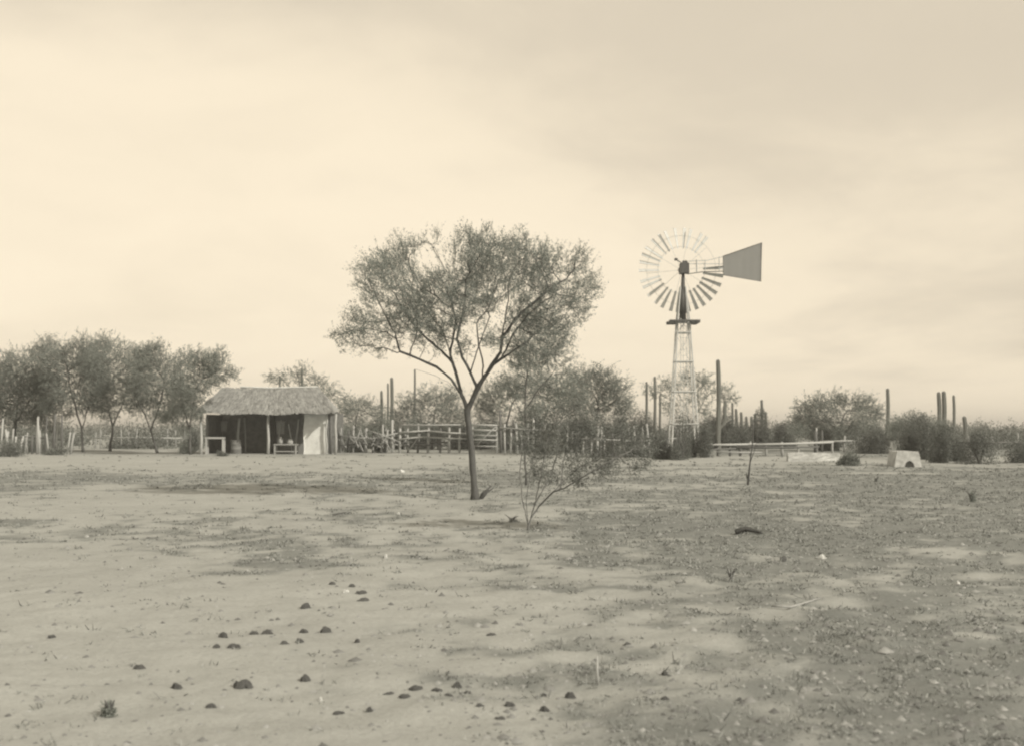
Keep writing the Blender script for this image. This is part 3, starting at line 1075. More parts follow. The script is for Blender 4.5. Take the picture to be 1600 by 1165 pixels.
# ================================================================== foreground shrub and young tree
def build_shrub():
    rs = np.random.RandomState(31)
    base = at(824, 828); Y = base.y
    P = lambda x, y, d=0.0: at3(x, y, Y + d)
    paths = [[base, P(830, 808), P(842, 790, .1), P(864, 768, .15), P(884, 748, .2), P(905, 728, .25)],
             [P(830, 808), P(838, 775, -.1), P(846, 740, -.2), P(852, 700, -.25)],
             [P(826, 818), P(822, 785, .2), P(828, 740, .3), P(836, 690, .4)],
             [P(864, 768), P(882, 762, -.2), P(915, 742, -.4), P(950, 722, -.5), P(985, 704, -.5)],
             [P(884, 748), P(880, 720, .3), P(890, 680, .4)],
             [P(826, 818), P(816, 780, -.2), P(812, 735, -.3), P(818, 690, -.3)],
             [P(842, 790), P(862, 740, .4), P(872, 700, .5), P(876, 655, .5)]]
    L = [(850, 700, 34), (895, 690, 36), (955, 700, 36), (920, 665, 28), (870, 655, 26), (990, 690, 24), (840, 735, 18), (900, 725, 22), (1005, 715, 16), (930, 720, 22), (820, 690, 22), (970, 670, 20), (1015, 695, 18), (990, 730, 14), (945, 735, 18), (965, 650, 16), (900, 640, 18), (865, 745, 14), (835, 660, 18), (905, 750, 14)]
    cl = [clump(x, y, r, Y, rs.uniform(-.4, .5)) for x, y, r in L]
    make_tree('bare_shrub', 'sprawling half bare shrub with leaning pale stems in front of the tree', 'shrub', base, paths, cl, rs,
              M_TWIGGY, M_PALEBARK, step=.06, infl=.5, kill=.1, attr_per=150, tip=.0030, expo=2.5, maxr=.015, sprays=1,
              nleaf=9, twig=.15, leaf=(.032, .011), up=.3, outw=.5, limb_r=.006, iters=90, spray_r=.004, fill=38)
    rs = np.random.RandomState(32)
    base = at(822, 757); Y = base.y
    P = lambda x, y, d=0.0: at3(x, y, Y + d)
    paths = [[base, P(820, 720), P(822, 680), P(820, 640), P(822, 600), P(826, 570)],
             [P(820, 640), P(840, 610, .2), P(862, 585, .3)], [P(821, 660), P(805, 625, -.2), P(795, 600, -.3)]]
    L = [(850, 565, 26), (882, 598, 26), (822, 575, 24), (800, 606, 20), (862, 618, 24), (838, 598, 22), (905, 618, 18), (790, 630, 14), (820, 545, 22), (865, 545, 20), (845, 640, 20), (875, 640, 16), (815, 650, 14)]
    cl = [clump(x, y, r, Y, rs.uniform(-.7, .7)) for x, y, r in L]
    make_tree('young_tree', 'thin straight stemmed young tree just right of the lone mesquite', 'tree', base, paths, cl, rs,
              M_LEAF, M_BARK, step=.16, infl=1.0, kill=.24, attr_per=30, tip=.005, expo=2.4, maxr=.05, sprays=2,
              nleaf=10, twig=.24, leaf=(.055, .02), up=.3, limb_r=.02, iters=60, fill=30)
    b = MB(); a = at(1168, 757); q = at3(1172, 722, a.y + .05); c = at3(1176, 690, a.y + .1); d = at3(1177, 655, a.y + .1)
    b.tube([a - Vector((0, 0, .05)), q, c, d], [.035, .022, .018, .01], 6)
    b.tube([q, at3(1180, 700, a.y - .1), at3(1184, 676, a.y - .1)], [.012, .009, .005], 5)
    b.tube([at3(1169, 750, a.y), at3(1166, 738, a.y + .1)], [.02, .012], 5)
    tag(b.build('bare_sapling', M_BARK, None, True), 'bare leaning sapling stick in the open ground right of the windmill', 'sapling')


build_shrub()

# ================================================================== background trees
def bg_tree(name, label, cat, trunks, blobs, Y, seed, group=None, dens=1.0, leaf=(.13, .05), mat_=None, depth=1.6, twig=.42, nleaf=10, sprays=2, maxr=.17):
    rs = np.random.RandomState(seed)
    tb = trunks[0][0]
    base = Vector(at3(tb[0], HOR + EYE * F / Y, Y)); base.z = gz1(base.x, Y)
    paths = []
    for i, t in enumerate(trunks):
        pts = [at3(x, y, Y + (0 if j == 0 else rs.uniform(-.3, .3))) for j, (x, y) in enumerate(t)]
        if i == 0: pts[0] = base
        paths.append(pts)
    cl = [clump(x, y, r, Y, rs.uniform(-depth, depth), flat=.9) for x, y, r in blobs]
    return make_tree(name, label, cat, base, paths, cl, rs, mat_ or M_LEAF2, M_BARKB, group=group, step=.42, infl=2.4, kill=.6,
                     attr_per=int(11 * dens), tip=.012, expo=2.15, maxr=maxr, sprays=sprays, nleaf=nleaf, twig=twig, leaf=leaf, limb_r=.045,
                     up=.2, iters=40, spray_r=.055, fill=40 * dens)


GL = 'mesquite trees of the left grove'
GROVE = [
    ('leftmost dark low crowned tree of the left grove beyond the stake fence', [[(20, 706), (24, 660), (30, 620)], [(24, 660), (50, 620)]],
     [(10, 580, 38), (45, 575, 36), (72, 600, 34), (40, 620, 34), (70, 640, 22), (5, 620, 35), (75, 545, 22), (-30, 600, 40), (-60, 570, 40)], 77, 1),
    ('grove tree with two trunks behind the pale stakes', [[(130, 706), (128, 670), (118, 635), (108, 600)], [(128, 670), (140, 630)]],
     [(100, 560, 30), (128, 545, 26), (150, 570, 32), (118, 600, 30), (90, 590, 26), (150, 610, 24)], 75, 2),
    ('tall round topped tree in the middle of the left grove', [[(172, 704), (176, 665), (168, 630), (160, 600)], [(176, 668), (192, 630), (200, 600)]],
     [(165, 540, 24), (190, 560, 32), (150, 565, 28), (205, 590, 30), (170, 600, 30), (215, 560, 22)], 78, 3),
    ('grove tree whose trunk leans left from its foot', [[(246, 706), (236, 672), (222, 640), (208, 612)], [(236, 672), (250, 630), (258, 600)]],
     [(235, 565, 30), (262, 580, 32), (225, 600, 28), (275, 610, 26), (245, 545, 16), (250, 620, 22)], 74, 4),
    ('rightmost grove tree spreading over the left end of the hut roof', [[(298, 706), (296, 670), (300, 640), (306, 610)], [(296, 670), (285, 635), (280, 605)]],
     [(300, 560, 20), (312, 580, 30), (342, 582, 22), (286, 600, 28), (338, 560, 20), (300, 612, 22), (280, 640, 20), (362, 585, 12), (330, 600, 14)], 68.5, 5),
]
for lb, tr, bl, Y, sd_ in GROVE:
    small = 'rightmost' in lb
    bl = bl + [(x_ + 9, y_ + 26, r_ * .8) for x_, y_, r_ in bl if y_ > 560 and not (small and x_ > 300)] + [(x_ - 16, y_ + 8, r_ * .9) for x_, y_, r_ in bl[::2]] + [(bl[0][0] - 22, 632, 20), (bl[0][0] + 6, 645, 12)]
    bg_tree('mesquite_tree', lb, 'tree', tr, bl, Y, sd_, GL, leaf=(.095, .034), depth=1.3, dens=1.2, sprays=3)

BACK = [
    ('mesquite_tree', 'pale thin tree rising behind the hut ridge', [[(470, 690), (470, 640), (465, 610)]],
     [(445, 592, 18), (470, 588, 20), (495, 600, 20), (425, 590, 12), (515, 615, 22), (485, 615, 20), (540, 630, 18)], 82, 11, .9),
    ('mesquite_tree', 'low dull tree between the hut and the pole corral', [[(555, 695), (556, 660), (560, 640)]],
     [(545, 640, 20), (570, 635, 20), (590, 645, 18), (560, 655, 18), (600, 660, 14), (535, 665, 14)], 80, 12, 1.1),
    ('mesquite_tree', 'dark dense tree left of the lone mesquite trunk behind the corral', [[(675, 695), (676, 665), (680, 640)]],
     [(640, 635, 24), (670, 625, 26), (700, 625, 26), (690, 650, 24), (655, 655, 20), (622, 650, 16), (715, 650, 20)], 84, 13, 1.4),
    ('mesquite_tree', 'dark broad tree behind the gate right of the lone mesquite trunk', [[(790, 695), (792, 660), (800, 630)]],
     [(765, 620, 26), (790, 605, 28), (820, 610, 28), (850, 600, 28), (775, 645, 20), (830, 640, 22), (755, 640, 20)], 80, 14, 1.3),
    ('mesquite_tree', 'round dark crowned tree at centre behind the sprawling shrub', [[(925, 700), (928, 665), (935, 640)]],
     [(905, 600, 28), (935, 595, 30), (960, 612, 28), (940, 632, 30), (975, 635, 18), (905, 632, 26), (880, 620, 22)], 74, 15, 1.7),
    ('mesquite_tree', 'loose airy tree behind the windmill tower', [[(1078, 700), (1078, 665), (1070, 630)], [(1078, 665), (1100, 625)]],
     [(1045, 605, 20), (1072, 592, 20), (1100, 600, 22), (1128, 615, 18), (1050, 635, 16), (1085, 620, 22), (1020, 612, 14), (1145, 622, 10), (1100, 640, 14)], 76, 16, 1.0),
    ('mesquite_tree', 'dense bushy tree at right beyond the low white wall', [[(1310, 700), (1312, 670), (1318, 650)]],
     [(1262, 640, 22), (1285, 632, 20), (1312, 628, 20), (1345, 632, 22), (1368, 645, 18), (1300, 655, 24), (1340, 658, 24), (1248, 655, 14), (1270, 660, 18)], 78, 17, 1.7),
    ('mesquite_tree', 'low flat topped tree at far right between two cactus groups', [[(1430, 705), (1430, 680), (1436, 665)]],
     [(1410, 662, 16), (1435, 658, 16), (1460, 666, 18), (1400, 680, 14), (1440, 684, 20), (1475, 682, 18)], 74, 18, 1.4),
]
for nm, lb, tr, bl, Y, sd_, de in BACK:
    xs_ = [q[0] for q in bl]
    bl = bl + [(x_, 672 + (x_ % 7) - 3, 17) for x_ in range(int(min(xs_)), int(max(xs_)) + 1, 22) if 'airy' not in lb and 'thin' not in lb]
    bg_tree(nm, lb, 'tree', tr, bl, Y, sd_, 'trees behind the corral', dens=de, leaf=(.095, .034), depth=1.2)


def bush(label, pxx, pyb, wpx, hpx, seed, m=None, n=None, group='bushes around the yard', name='bush', leaf=None):
    rs = np.random.RandomState(seed)
    p = at(pxx, pyb); k = p.y / F
    rr = (wpx * k / 2, wpx * k / 2 * .8, hpx * k)
    root = empty(name, p, label, 'bush', group)
    s_ = leaf or max(.025, .0016 * p.y)
    Q = bush_cloud(rs, (p.x, p.y, p.z - .03), rr, int((n or 900) * 2.2), s_ * .75)
    tag(quads('foliage', Q, m or M_LEAF2, root), kind='stuff')
    b = MB()
    for i in range(9):
        a = rs.uniform(0, 6.28); t = rs.uniform(.4, .9)
        b.tube([(p.x, p.y, p.z - .03), (p.x + math.cos(a) * rr[0] * t * .4, p.y + math.sin(a) * rr[1] * t * .4, p.z + rr[2] * .5),
                (p.x + math.cos(a) * rr[0] * t, p.y + math.sin(a) * rr[1] * t, p.z + rr[2] * t)], [.006 * p.y / 20 + .004, .008, .003], 4, cap=False)
    tag(b.build('stems', M_BARKB, root), kind='stuff')
    return root


BUSH = [
    ('dark shadowy bush at the right end of the low white wall', 1335, 727, 56, 26, M_LEAF2, 1800),
    ('tall brush clump behind the small white block', 1418, 716, 60, 44, M_SCRUB, 1200),
    ('dull brush right of the small white block', 1468, 722, 64, 52, M_SCRUB, 1400),
    ('brush mass cut by the right edge of the view', 1530, 724, 80, 60, M_SCRUB, 1600),
    ('brush beyond the right edge brush mass', 1600, 722, 90, 58, M_SCRUB, 1600),
    ('weedy bush left of the corral gate by the hut', 560, 706, 56, 40, M_SCRUB, 1100),
    ('bushy growth at the left corner of the pole corral', 596, 706, 40, 38, M_SCRUB, 900),
    ('grey brush behind the sprawling shrub', 862, 709, 80, 42, M_LEAF3, 1400),
    ('pale brush left of the windmill foot', 938, 712, 90, 40, M_LEAF3, 1500),
    ('thorny brush among the stakes left of the windmill', 1002, 714, 70, 44, M_SCRUB, 1200),
    ('brush round the foot of the windmill tower', 1068, 708, 60, 38, M_SCRUB, 900),
    ('brush behind the long rail fence', 1150, 702, 70, 44, M_SCRUB, 1200),
    ('low brush behind the right end of the rail fence', 1222, 700, 60, 34, M_SCRUB, 900),
    ('brush between rail fence and dark bush', 1290, 704, 60, 34, M_SCRUB, 900),
    ('low brush strip behind the grove trunks', 190, 700, 110, 10, M_SCRUB, 700),
    ('grass clump at the foot of the stake fence on the left', 90, 710, 70, 14, M_SCRUB, 500),
    ('tall brush between the tallest cactus and the organ pipe clump', 1140, 700, 50, 52, M_SCRUB, 1300),
    ('brush hiding the feet of the several column cactus', 1185, 700, 60, 48, M_SCRUB, 1400),
    ('brush hiding the foot of the thickest cactus pair', 1478, 712, 70, 56, M_SCRUB, 1500),
    ('tall brush behind the palisade right of the pole gate', 800, 702, 70, 52, M_SCRUB, 1400),
    ('tall brush behind the middle of the pole corral', 660, 700, 80, 46, M_SCRUB, 1300),
    ('leafy brush in front of the windmill foot on its left', 1036, 717, 60, 48, M_SCRUB, 1200),
    ('leafy brush against the right leg of the windmill', 1092, 714, 54, 56, M_SCRUB, 1300),
    ('tall brush between the dark round tree and the windmill', 985, 704, 70, 66, M_SCRUB, 1500),
    ('broad tall brush behind the sprawling shrub crown', 905, 706, 100, 62, M_SCRUB, 2000),
    ('tall brush right of the young tree stem', 848, 704, 80, 66, M_SCRUB, 1800),
    ('tall brush behind the pole gate', 757, 701, 70, 44, M_SCRUB, 1300),
    ('brush between hut and corral cactus pair', 585, 700, 60, 50, M_SCRUB, 1300),
    ('brush left of the dense bushy tree behind the rails', 1225, 700, 60, 40, M_SCRUB, 1200),
    ('tall brush below the flat topped tree', 1432, 708, 80, 54, M_SCRUB, 1600),
    ('undergrowth below the leftmost grove crowns', 40, 706, 120, 34, M_SCRUB, 1500),
    ('undergrowth between grove and hut wall', 300, 704, 44, 50, M_SCRUB, 1000),
    ('full brush between the two far right brush masses', 1500, 720, 70, 62, M_SCRUB, 1700),
    ('full brush just right of the small white block', 1450, 717, 50, 58, M_SCRUB, 1500),
    ('tall brush hiding the rails behind the dark bush', 1360, 708, 80, 46, M_SCRUB, 1500),
    ('brush between dark straight cactus column and windmill tower', 1012, 700, 60, 50, M_SCRUB, 1400),
    ('tall brush filling the gap behind the windmill tower', 1060, 702, 80, 50, M_SCRUB, 1600),
    ('thin tall brush standing right in front of the windmill tower', 1066, 718, 56, 62, M_SCRUB, 700),
    ('tall brush right behind the tallest cactus', 1112, 700, 60, 48, M_SCRUB, 1400),
    ('tall scrub clump beside the left corral post', 628, 701, 50, 40, M_SCRUB, 1200),
    ('tall scrub clump behind the mesquite trunk', 720, 701, 60, 46, M_SCRUB, 1400),
    ('small brush left of the hut wall', 285, 708, 44, 24, M_LEAF2, 600),
    ('low weeds at the hut front between bench and drum', 345, 712, 26, 9, M_SCRUB, 260),
    ('brush past the left edge of the clearing', 15, 712, 90, 34, M_SCRUB, 900),
]
for i, (lb, x, y, w, h, m_, n_) in enumerate(BUSH):
    if h > 30 and 700 < x < 1480: h *= 1.33; n_ = int(n_ * 1.5)
    bush(lb, x, y, w, h, 200 + i, m_, n_)
bush('small dark bush on open ground at the right edge', 1518, 784, 26, 25, 301, M_LEAF2, 260, leaf=.035)
bush('tiny dark weed tuft right of the rail fence on open ground', 1369, 752, 9, 10, 302, M_LEAF2, 90, leaf=.03)
bush('tuft of dark grass near the lower left corner', 171, 1118, 26, 30, 303, M_LEAF2, 170, leaf=.03, name='grass_tuft')
bush('withered weed by the foot of the sprawling shrub', 800, 815, 30, 14, 304, M_DRY, 160, leaf=.03)
bush('small pale weed standing on the right hand ground', 1142, 908, 24, 26, 305, M_STONE, 110, leaf=.02)

# ================================================================== cacti
def cactus(label, stems, Y, arms=(), group='columnar cacti behind the yard'):
    """stems: (px, y_top, width_px)"""
    x0 = stems[0][0]
    bp = at3(x0, HOR, Y); base = Vector((bp.x, Y, gz1(bp.x, Y)))
    root = empty('columnar_cactus', base, label, 'cactus', group)
    rnd = random.Random(int(x0))
    for i, (pxx, yt, w) in enumerate(stems):
        top = at3(pxx, yt, Y); r = w * .86 * Y / F / 2
        foot = Vector((base.x + (top.x - base.x) * .6, Y + rnd.uniform(-.2, .2), base.z - .05))
        ribs(root, [foot, Vector((top.x, foot.y, foot.z + (top.z - foot.z) * .25)), top], r, rnd)
    for (pts, w) in arms:
        ribs(root, [at3(x, y, Y) for x, y in pts], w * Y / F / 2, rnd)
    return root


def ribs(root, pts, r, rnd, n=10):
    # resample the axis and end in a rounded crown
    seg = []
    for a, b in zip(pts[:-1], pts[1:]):
        for j in range(6):
            seg.append(a.lerp(b, j / 6))
    seg.append(pts[-1])
    N = len(seg)
    rad = [r * (1 + .05 * math.sin(i * 1.3 + rnd.uniform(0, .5))) for i in range(N)]
    rad = [q * (.8 + .3 * math.sin(math.pi * min(1, .15 + .75 * i / N))) for i, q in enumerate(rad)]
    seg = [q + Vector((math.sin(i * .7 + r * 9) * r * .25, 0, 0)) for i, q in enumerate(seg)]
    for i, f in ((1, .35), (2, .8)):
        pass
    last = seg[-1]; up = (seg[-1] - seg[-2]).normalized()
    for f, h in ((.85, .5), (.55, .85), (.15, 1.0)):
        seg.append(last + up * r * h); rad.append(r * f)
    mb = MB(); mb.tube(seg, rad, 2 * n)
    # push every second vertex in: ribs
    for i in range(len(seg)):
        c = seg[i]
        for k in range(0, 2 * n, 2):
            v = Vector(mb.v[i * 2 * n + k]); mb.v[i * 2 * n + k] = tuple(c + (v - c) * .8)
    mb.build('stem', M_CACTUS, root, False)


cactus('tallest dark columnar cactus right of the windmill with one short arm', [(1122, 565, 8)], 70,
       arms=[([(1123, 668), (1131, 662), (1133, 650), (1133, 628)], 5.5)])
cactus('pair of thin cactus columns left of the corral end', [(612, 592, 6), (606, 600, 3.5)], 88)
cactus('short cactus column beside the left corral cactus pair', [(596, 612, 5)], 92)
cactus('slim cactus column seen through the low left boughs of the mesquite', [(648, 578, 3.5)], 90)
cactus('dark straight cactus column left of the windmill', [(1010, 598, 4.5)], 80)
cactus('cactus column nearest the windmill on its left side', [(1023, 590, 5), (1031, 618, 4)], 84)
cactus('organ pipe cactus clump right of the tallest cactus', [(1150, 640, 5), (1158, 645, 5), (1144, 630, 4), (1166, 652, 5)], 90)
cactus('cactus with several columns and one tall spike left of the dense bushy tree', [(1190, 626, 5), (1180, 648, 6), (1196, 645, 5), (1174, 652, 5)], 92)
cactus('lone slim cactus column between the bushy tree and flat topped tree', [(1387, 609, 6.5)], 96)
cactus('thickest pair of cactus columns at far right', [(1467, 615, 7.5), (1475, 614, 8)], 90)
cactus('thin cactus column just right of the thickest pair', [(1490, 619, 5)], 93)
cactus('short stubby cactus nearest the right edge', [(1507, 653, 8)], 86)
cactus('thin cactus spike rising above the hut ridge', [(471, 577, 4)], 92)
cactus('short cactus stub above the hut ridge left of the thin spike', [(437, 588, 4)], 94)

# ================================================================== fences, stakes, corral
def stake(b, x, y, h, r, lean=(0, 0), rnd=None, n=6):
    z0 = gz1(x, y)
    m_ = (x + lean[0] * .5 + (rnd.uniform(-.03, .03) if rnd else 0), y + lean[1] * .5, z0 + h * .5)
    b.tube([(x, y, z0 - .1), m_, (x + lean[0], y + lean[1], z0 + h)], [r, r * .93, r * .8], n)


def build_fences():
    rnd = random.Random(9)
    # stake fence at far left, irregular pale palings
    Y0 = at(80, 709).y
    root = empty('stake_fence', at(80, 709), 'uneven fence of pale upright stakes at the left edge below the grove', 'fence')
    px_ = -28
    while px_ < 112:
        Y = Y0 + rnd.uniform(-.15, .15)
        x = (px_ - 800) / F * Y
        h = rnd.choice([1.15, 1.5, 1.9, 2.3]) * rnd.uniform(.85, 1.1)
        b = MB(); stake(b, x, Y, h, rnd.uniform(.05, .085), (rnd.uniform(-.2, .2), 0), rnd)
        b.build('stake', rnd.choice([M_WOODP, M_WOOD, M_WOODP, M_WOODD]), root, True)
        px_ += rnd.uniform(3.5, 9)
    for zz in (.85,):
        b = MB(); b.tube([((-30 - 800) / F * Y0, Y0 + .12, zz), ((40 - 800) / F * Y0, Y0 + .1, zz + .15), ((112 - 800) / F * Y0, Y0 + .13, zz - .1)], .035, 6)
        b.build('rail', M_WOODD, root, True)
    # post row continuing behind the grove
    root = empty('brush_fence', at(200, 704), 'low fence of thin posts behind the grove trunks left of the hut', 'fence')
    Y = at(200, 704).y + 8
    for pxx in (150, 158, 190, 201, 214, 262, 276, 290):
        b = MB(); stake(b, (pxx - 800) / F * Y, Y, rnd.uniform(1.1, 1.6), .05, (rnd.uniform(-.06, .06), 0), rnd); b.build('stake', M_WOOD, root, True)
    b = MB(); b.tube([((140 - 800) / F * Y, Y, .75), ((220 - 800) / F * Y, Y, .8), ((296 - 800) / F * Y, Y, .72)], .05, 6); b.build('rail', M_WOODP, root, True)
    # pole corral between hut and lone tree
    Y = at(660, 707).y
    root = empty('pole_corral', at(660, 707), 'horizontal pole corral between the hut and the lone mesquite trunk', 'corral fence')
    X = lambda p, yy=None: (p - 800) / F * (yy or Y)
    for pxx, top, w, m_ in ((533, 668, 5, M_WOOD), (545, 672, 4, M_WOODD), (552, 664, 4, M_WOOD), (572, 668, 5, M_WOOD), (583, 675, 4, M_WOODD), (597, 662, 4, M_WOOD), (605, 670, 4, M_WOOD),
                        (613.5, 655, 4.5, M_WOODP), (625, 664, 5, M_WOODP), (638, 662, 4, M_WOOD), (653, 668, 4, M_WOODD), (669, 660, 5, M_WOOD), (688, 664, 4, M_WOODD), (702, 666, 5, M_WOOD), (718, 668, 4, M_WOOD)):
        b = MB(); x = X(pxx); h = at3(800, top, Y).z
        stake(b, x, Y, h, w * Y / F / 2, (rnd.uniform(-.05, .05), 0), rnd); b.build('post', m_, root, True)
    for a, ya, c, yc, r, m_ in ((624, 664, 720, 663, .05, M_WOOD), (622, 675, 672, 672, .05, M_WOODP), (664, 672, 735, 677, .055, M_WOODP), (622, 686, 668, 682, .05, M_WOODP),
                            (660, 682, 733, 685, .05, M_WOOD), (628, 696, 700, 694, .045, M_WOODD), (530, 680, 580, 684, .045, M_WOOD), (555, 690, 622, 676, .04, M_WOOD), (575, 672, 625, 690, .04, M_WOOD), (532, 695, 600, 692, .04, M_WOODD)):
        yy = Y - .14 + rnd.uniform(-.03, .03)
        p, q = at3(a, ya, yy), at3(c, yc, yy)
        b = MB(); mid = (p + q) / 2 + Vector((0, 0, rnd.uniform(-.04, .04))); b.tube([p, mid, q], [r, r * .95, r * .85], 6); b.build('rail', m_, root, True)
    for i in range(34):
        pxx = 532 + i * 2.7 + rnd.uniform(-3, 3) if i < 30 else rnd.uniform(620, 720)
        p = at3(pxx, rnd.uniform(690, 706), Y - rnd.uniform(.1, .5)); q = at3(pxx + rnd.uniform(-22, 22), rnd.uniform(664, 690), Y + rnd.uniform(-.4, .4))
        b = MB(); b.tube([p, (p + q) / 2 + Vector((rnd.uniform(-.1, .1), 0, rnd.uniform(-.05, .1))), q], [.035, .028, .012], 5); b.build('branch', rnd.choice([M_WOOD, M_WOODD, M_WOOD]), root, True)
    # far side of the corral
    Y2 = Y + 9
    root = empty('pole_corral', at3(670, HOR, Y2) * 1.0, 'far side of the pole corral seen through its near rails', 'corral fence')
    root.location.z = 0
    for pxx in range(600, 840, 17):
        b = MB(); stake(b, X(pxx + rnd.uniform(-4, 4), Y2), Y2, rnd.uniform(1.3, 1.8), .07, (rnd.uniform(-.06, .06), 0), rnd); b.build('post', rnd.choice([M_WOODD, M_WOOD]), root, True)
    for zz in (.45, .85, 1.2):
        b = MB(); b.tube([(X(598, Y2), Y2 - .1, zz), (X(700, Y2), Y2 - .12, zz + .06), (X(842, Y2), Y2 - .1, zz - .04)], .055, 6); b.build('rail', M_WOODD, root, True)
    # gate right of the trunk
    Yg = at(760, 707).y
    root = empty('pole_gate', at(760, 707), 'pale framed pole gate just right of the lone mesquite trunk', 'gate')
    G = lambda p: (p - 800) / F * Yg
    for pxx, top, w in ((738, 661, 5), (776, 664, 4.5)):
        b = MB(); stake(b, G(pxx), Yg, at3(800, top, Yg).z, w * Yg / F / 2, (0, 0), rnd); b.build('post', M_WOODP, root, True)
    for yy, r, m_ in ((663, .05, M_WOODP), (671, .045, M_WOODP), (679, .04, M_WOOD), (686, .045, M_WOODP), (696, .035, M_WOOD)):
        b = MB(); p, q = at3(737, yy, Yg - .09), at3(777, yy + 1, Yg - .09); b.tube([p, q], r, 6); b.build('rail', m_, root, True)
    b = MB(); b.tube([at3(740, 700, Yg - .17), at3(774, 666, Yg - .17)], .03, 6); b.build('brace', M_WOOD, root, True)
    # palisade from the gate to the windmill
    root = empty('palisade', at(800, 708), 'row of close uneven stakes right of the pole gate', 'fence')
    for pxx, top, w, m_ in ((783, 640, 5, M_WOODD), (789, 662, 4, M_WOODP), (797, 668, 4, M_WOODP), (803, 655, 4, M_WOODD), (808, 660, 4.5, M_WOODP), (815, 672, 4, M_WOOD), (826, 660, 4, M_WOOD), (833, 652, 5, M_WOODP), (842, 668, 4, M_WOOD), (851, 664, 4, M_WOOD), (860, 672, 4, M_WOODD), (872, 665, 4, M_WOOD)):
        b = MB(); stake(b, G(pxx), Yg + rnd.uniform(-.1, .1), at3(800, top, Yg).z, w * Yg / F / 2, (rnd.uniform(-.08, .08), 0), rnd); b.build('stake', m_, root, True)
    b = MB(); b.tube([at3(780, 668, Yg - .2), at3(880, 673, Yg - .2)], .05, 6); b.build('rail', M_WOOD, root, True)
    Yq = at(1000, 714).y
    root = empty('palisade', at(1010, 714), 'broken line of pale crooked stakes at the left foot of the windmill', 'fence')
    Q = lambda p: (p - 800) / F * Yq
    for i in range(23):
        pxx = 886 + i * 7.6 + rnd.uniform(-2, 2)
        b = MB(); stake(b, Q(pxx), Yq + rnd.uniform(-.15, .15), rnd.uniform(.8, 1.75), rnd.uniform(.04, .075), (rnd.uniform(-.2, .2), 0), rnd)
        b.build('stake', rnd.choice([M_WOODP, M_WOOD, M_WOOD, M_WOODD]), root, True)
    for a, ya, c, yc in ((900, 684, 985, 688), (975, 690, 1060, 684), (990, 698, 1055, 703)):
        b = MB(); b.tube([at3(a, ya, Yq - .2), at3(c, yc, Yq - .2)], .04, 6); b.build('rail', M_WOOD, root, True)
    # long rail fence on the right
    Ya, Yb_ = at(1060, 714).y, at(1320, 712).y + 2
    root = empty('rail_fence', at(1180, 714), 'long low rail fence running right from the windmill foot', 'fence')
    R = lambda p: ((p - 800) / F * (Ya + (Yb_ - Ya) * (p - 1060) / 260), Ya + (Yb_ - Ya) * (p - 1060) / 260)
    for pxx, top, w, m_ in ((1066, 682, 4, M_WOOD), (1084, 690, 4, M_WOODD), (1102, 690, 5, M_WOODP), (1121, 694, 4, M_WOODD), (1140, 692, 4, M_WOODD), (1156, 694, 5, M_WOODD), (1172, 690, 4, M_WOOD),
                        (1196, 692, 4, M_WOOD), (1222, 690, 5, M_WOOD), (1246, 692, 4, M_WOODP), (1273, 673, 6, M_WOODD), (1276, 668, 3, M_WOODP), (1300, 690, 4, M_WOOD)):
        x, y = R(pxx); b = MB(); stake(b, x, y, at3(800, top, y).z, w * y / F / 2, (rnd.uniform(-.04, .04), 0), rnd); b.build('post', m_, root, True)
    for a, ya, c, yc, r, m_ in ((1090, 694, 1182, 693, .055, M_WOODP), (1168, 694, 1302, 690, .06, M_WOODP), (1150, 698, 1280, 697.5, .045, M_WOODD), (1066, 702, 1150, 700, .045, M_WOODD), (1120, 705, 1190, 706, .04, M_WOOD)):
        xa, y1 = R(a); xb, y2 = R(c)
        p = at3(a, ya, y1 - .12); q = at3(c, yc, y2 - .12)
        b = MB(); b.tube([p, (p + q) / 2 + Vector((0, 0, -.02)), q], r, 6); b.build('rail', m_, root, True)
    # dark poles fence at right, behind the block
    Yr = at(1400, 706).y
    root = empty('rail_fence', at3(1400, HOR, Yr), 'dark sagging rail on posts behind the small white block', 'fence')
    root.location.z = 0
    E = lambda p: (p - 800) / F * Yr
    for pxx, top in ((1283, 672), (1318, 680), (1345, 682), (1378, 678), (1407, 676), (1447, 680), (1480, 676), (1512, 680), (1548, 678), (1590, 676)):
        b = MB(); stake(b, E(pxx), Yr, at3(800, top, Yr).z, .07, (rnd.uniform(-.06, .06), 0), rnd); b.build('post', rnd.choice([M_WOOD, M_WOODD, M_WOODP]), root, True)
    for a, ya, c, yc, m_ in ((1345, 687, 1408, 684, M_WOODD), (1280, 689, 1350, 688, M_WOODP), (1405, 690, 1500, 693, M_WOODD), (1496, 692, 1600, 690, M_WOODD)):
        b = MB(); b.tube([at3(a, ya, Yr - .12), at3(c, yc, Yr - .12)], .055, 6); b.build('rail', m_, root, True)


build_fences()

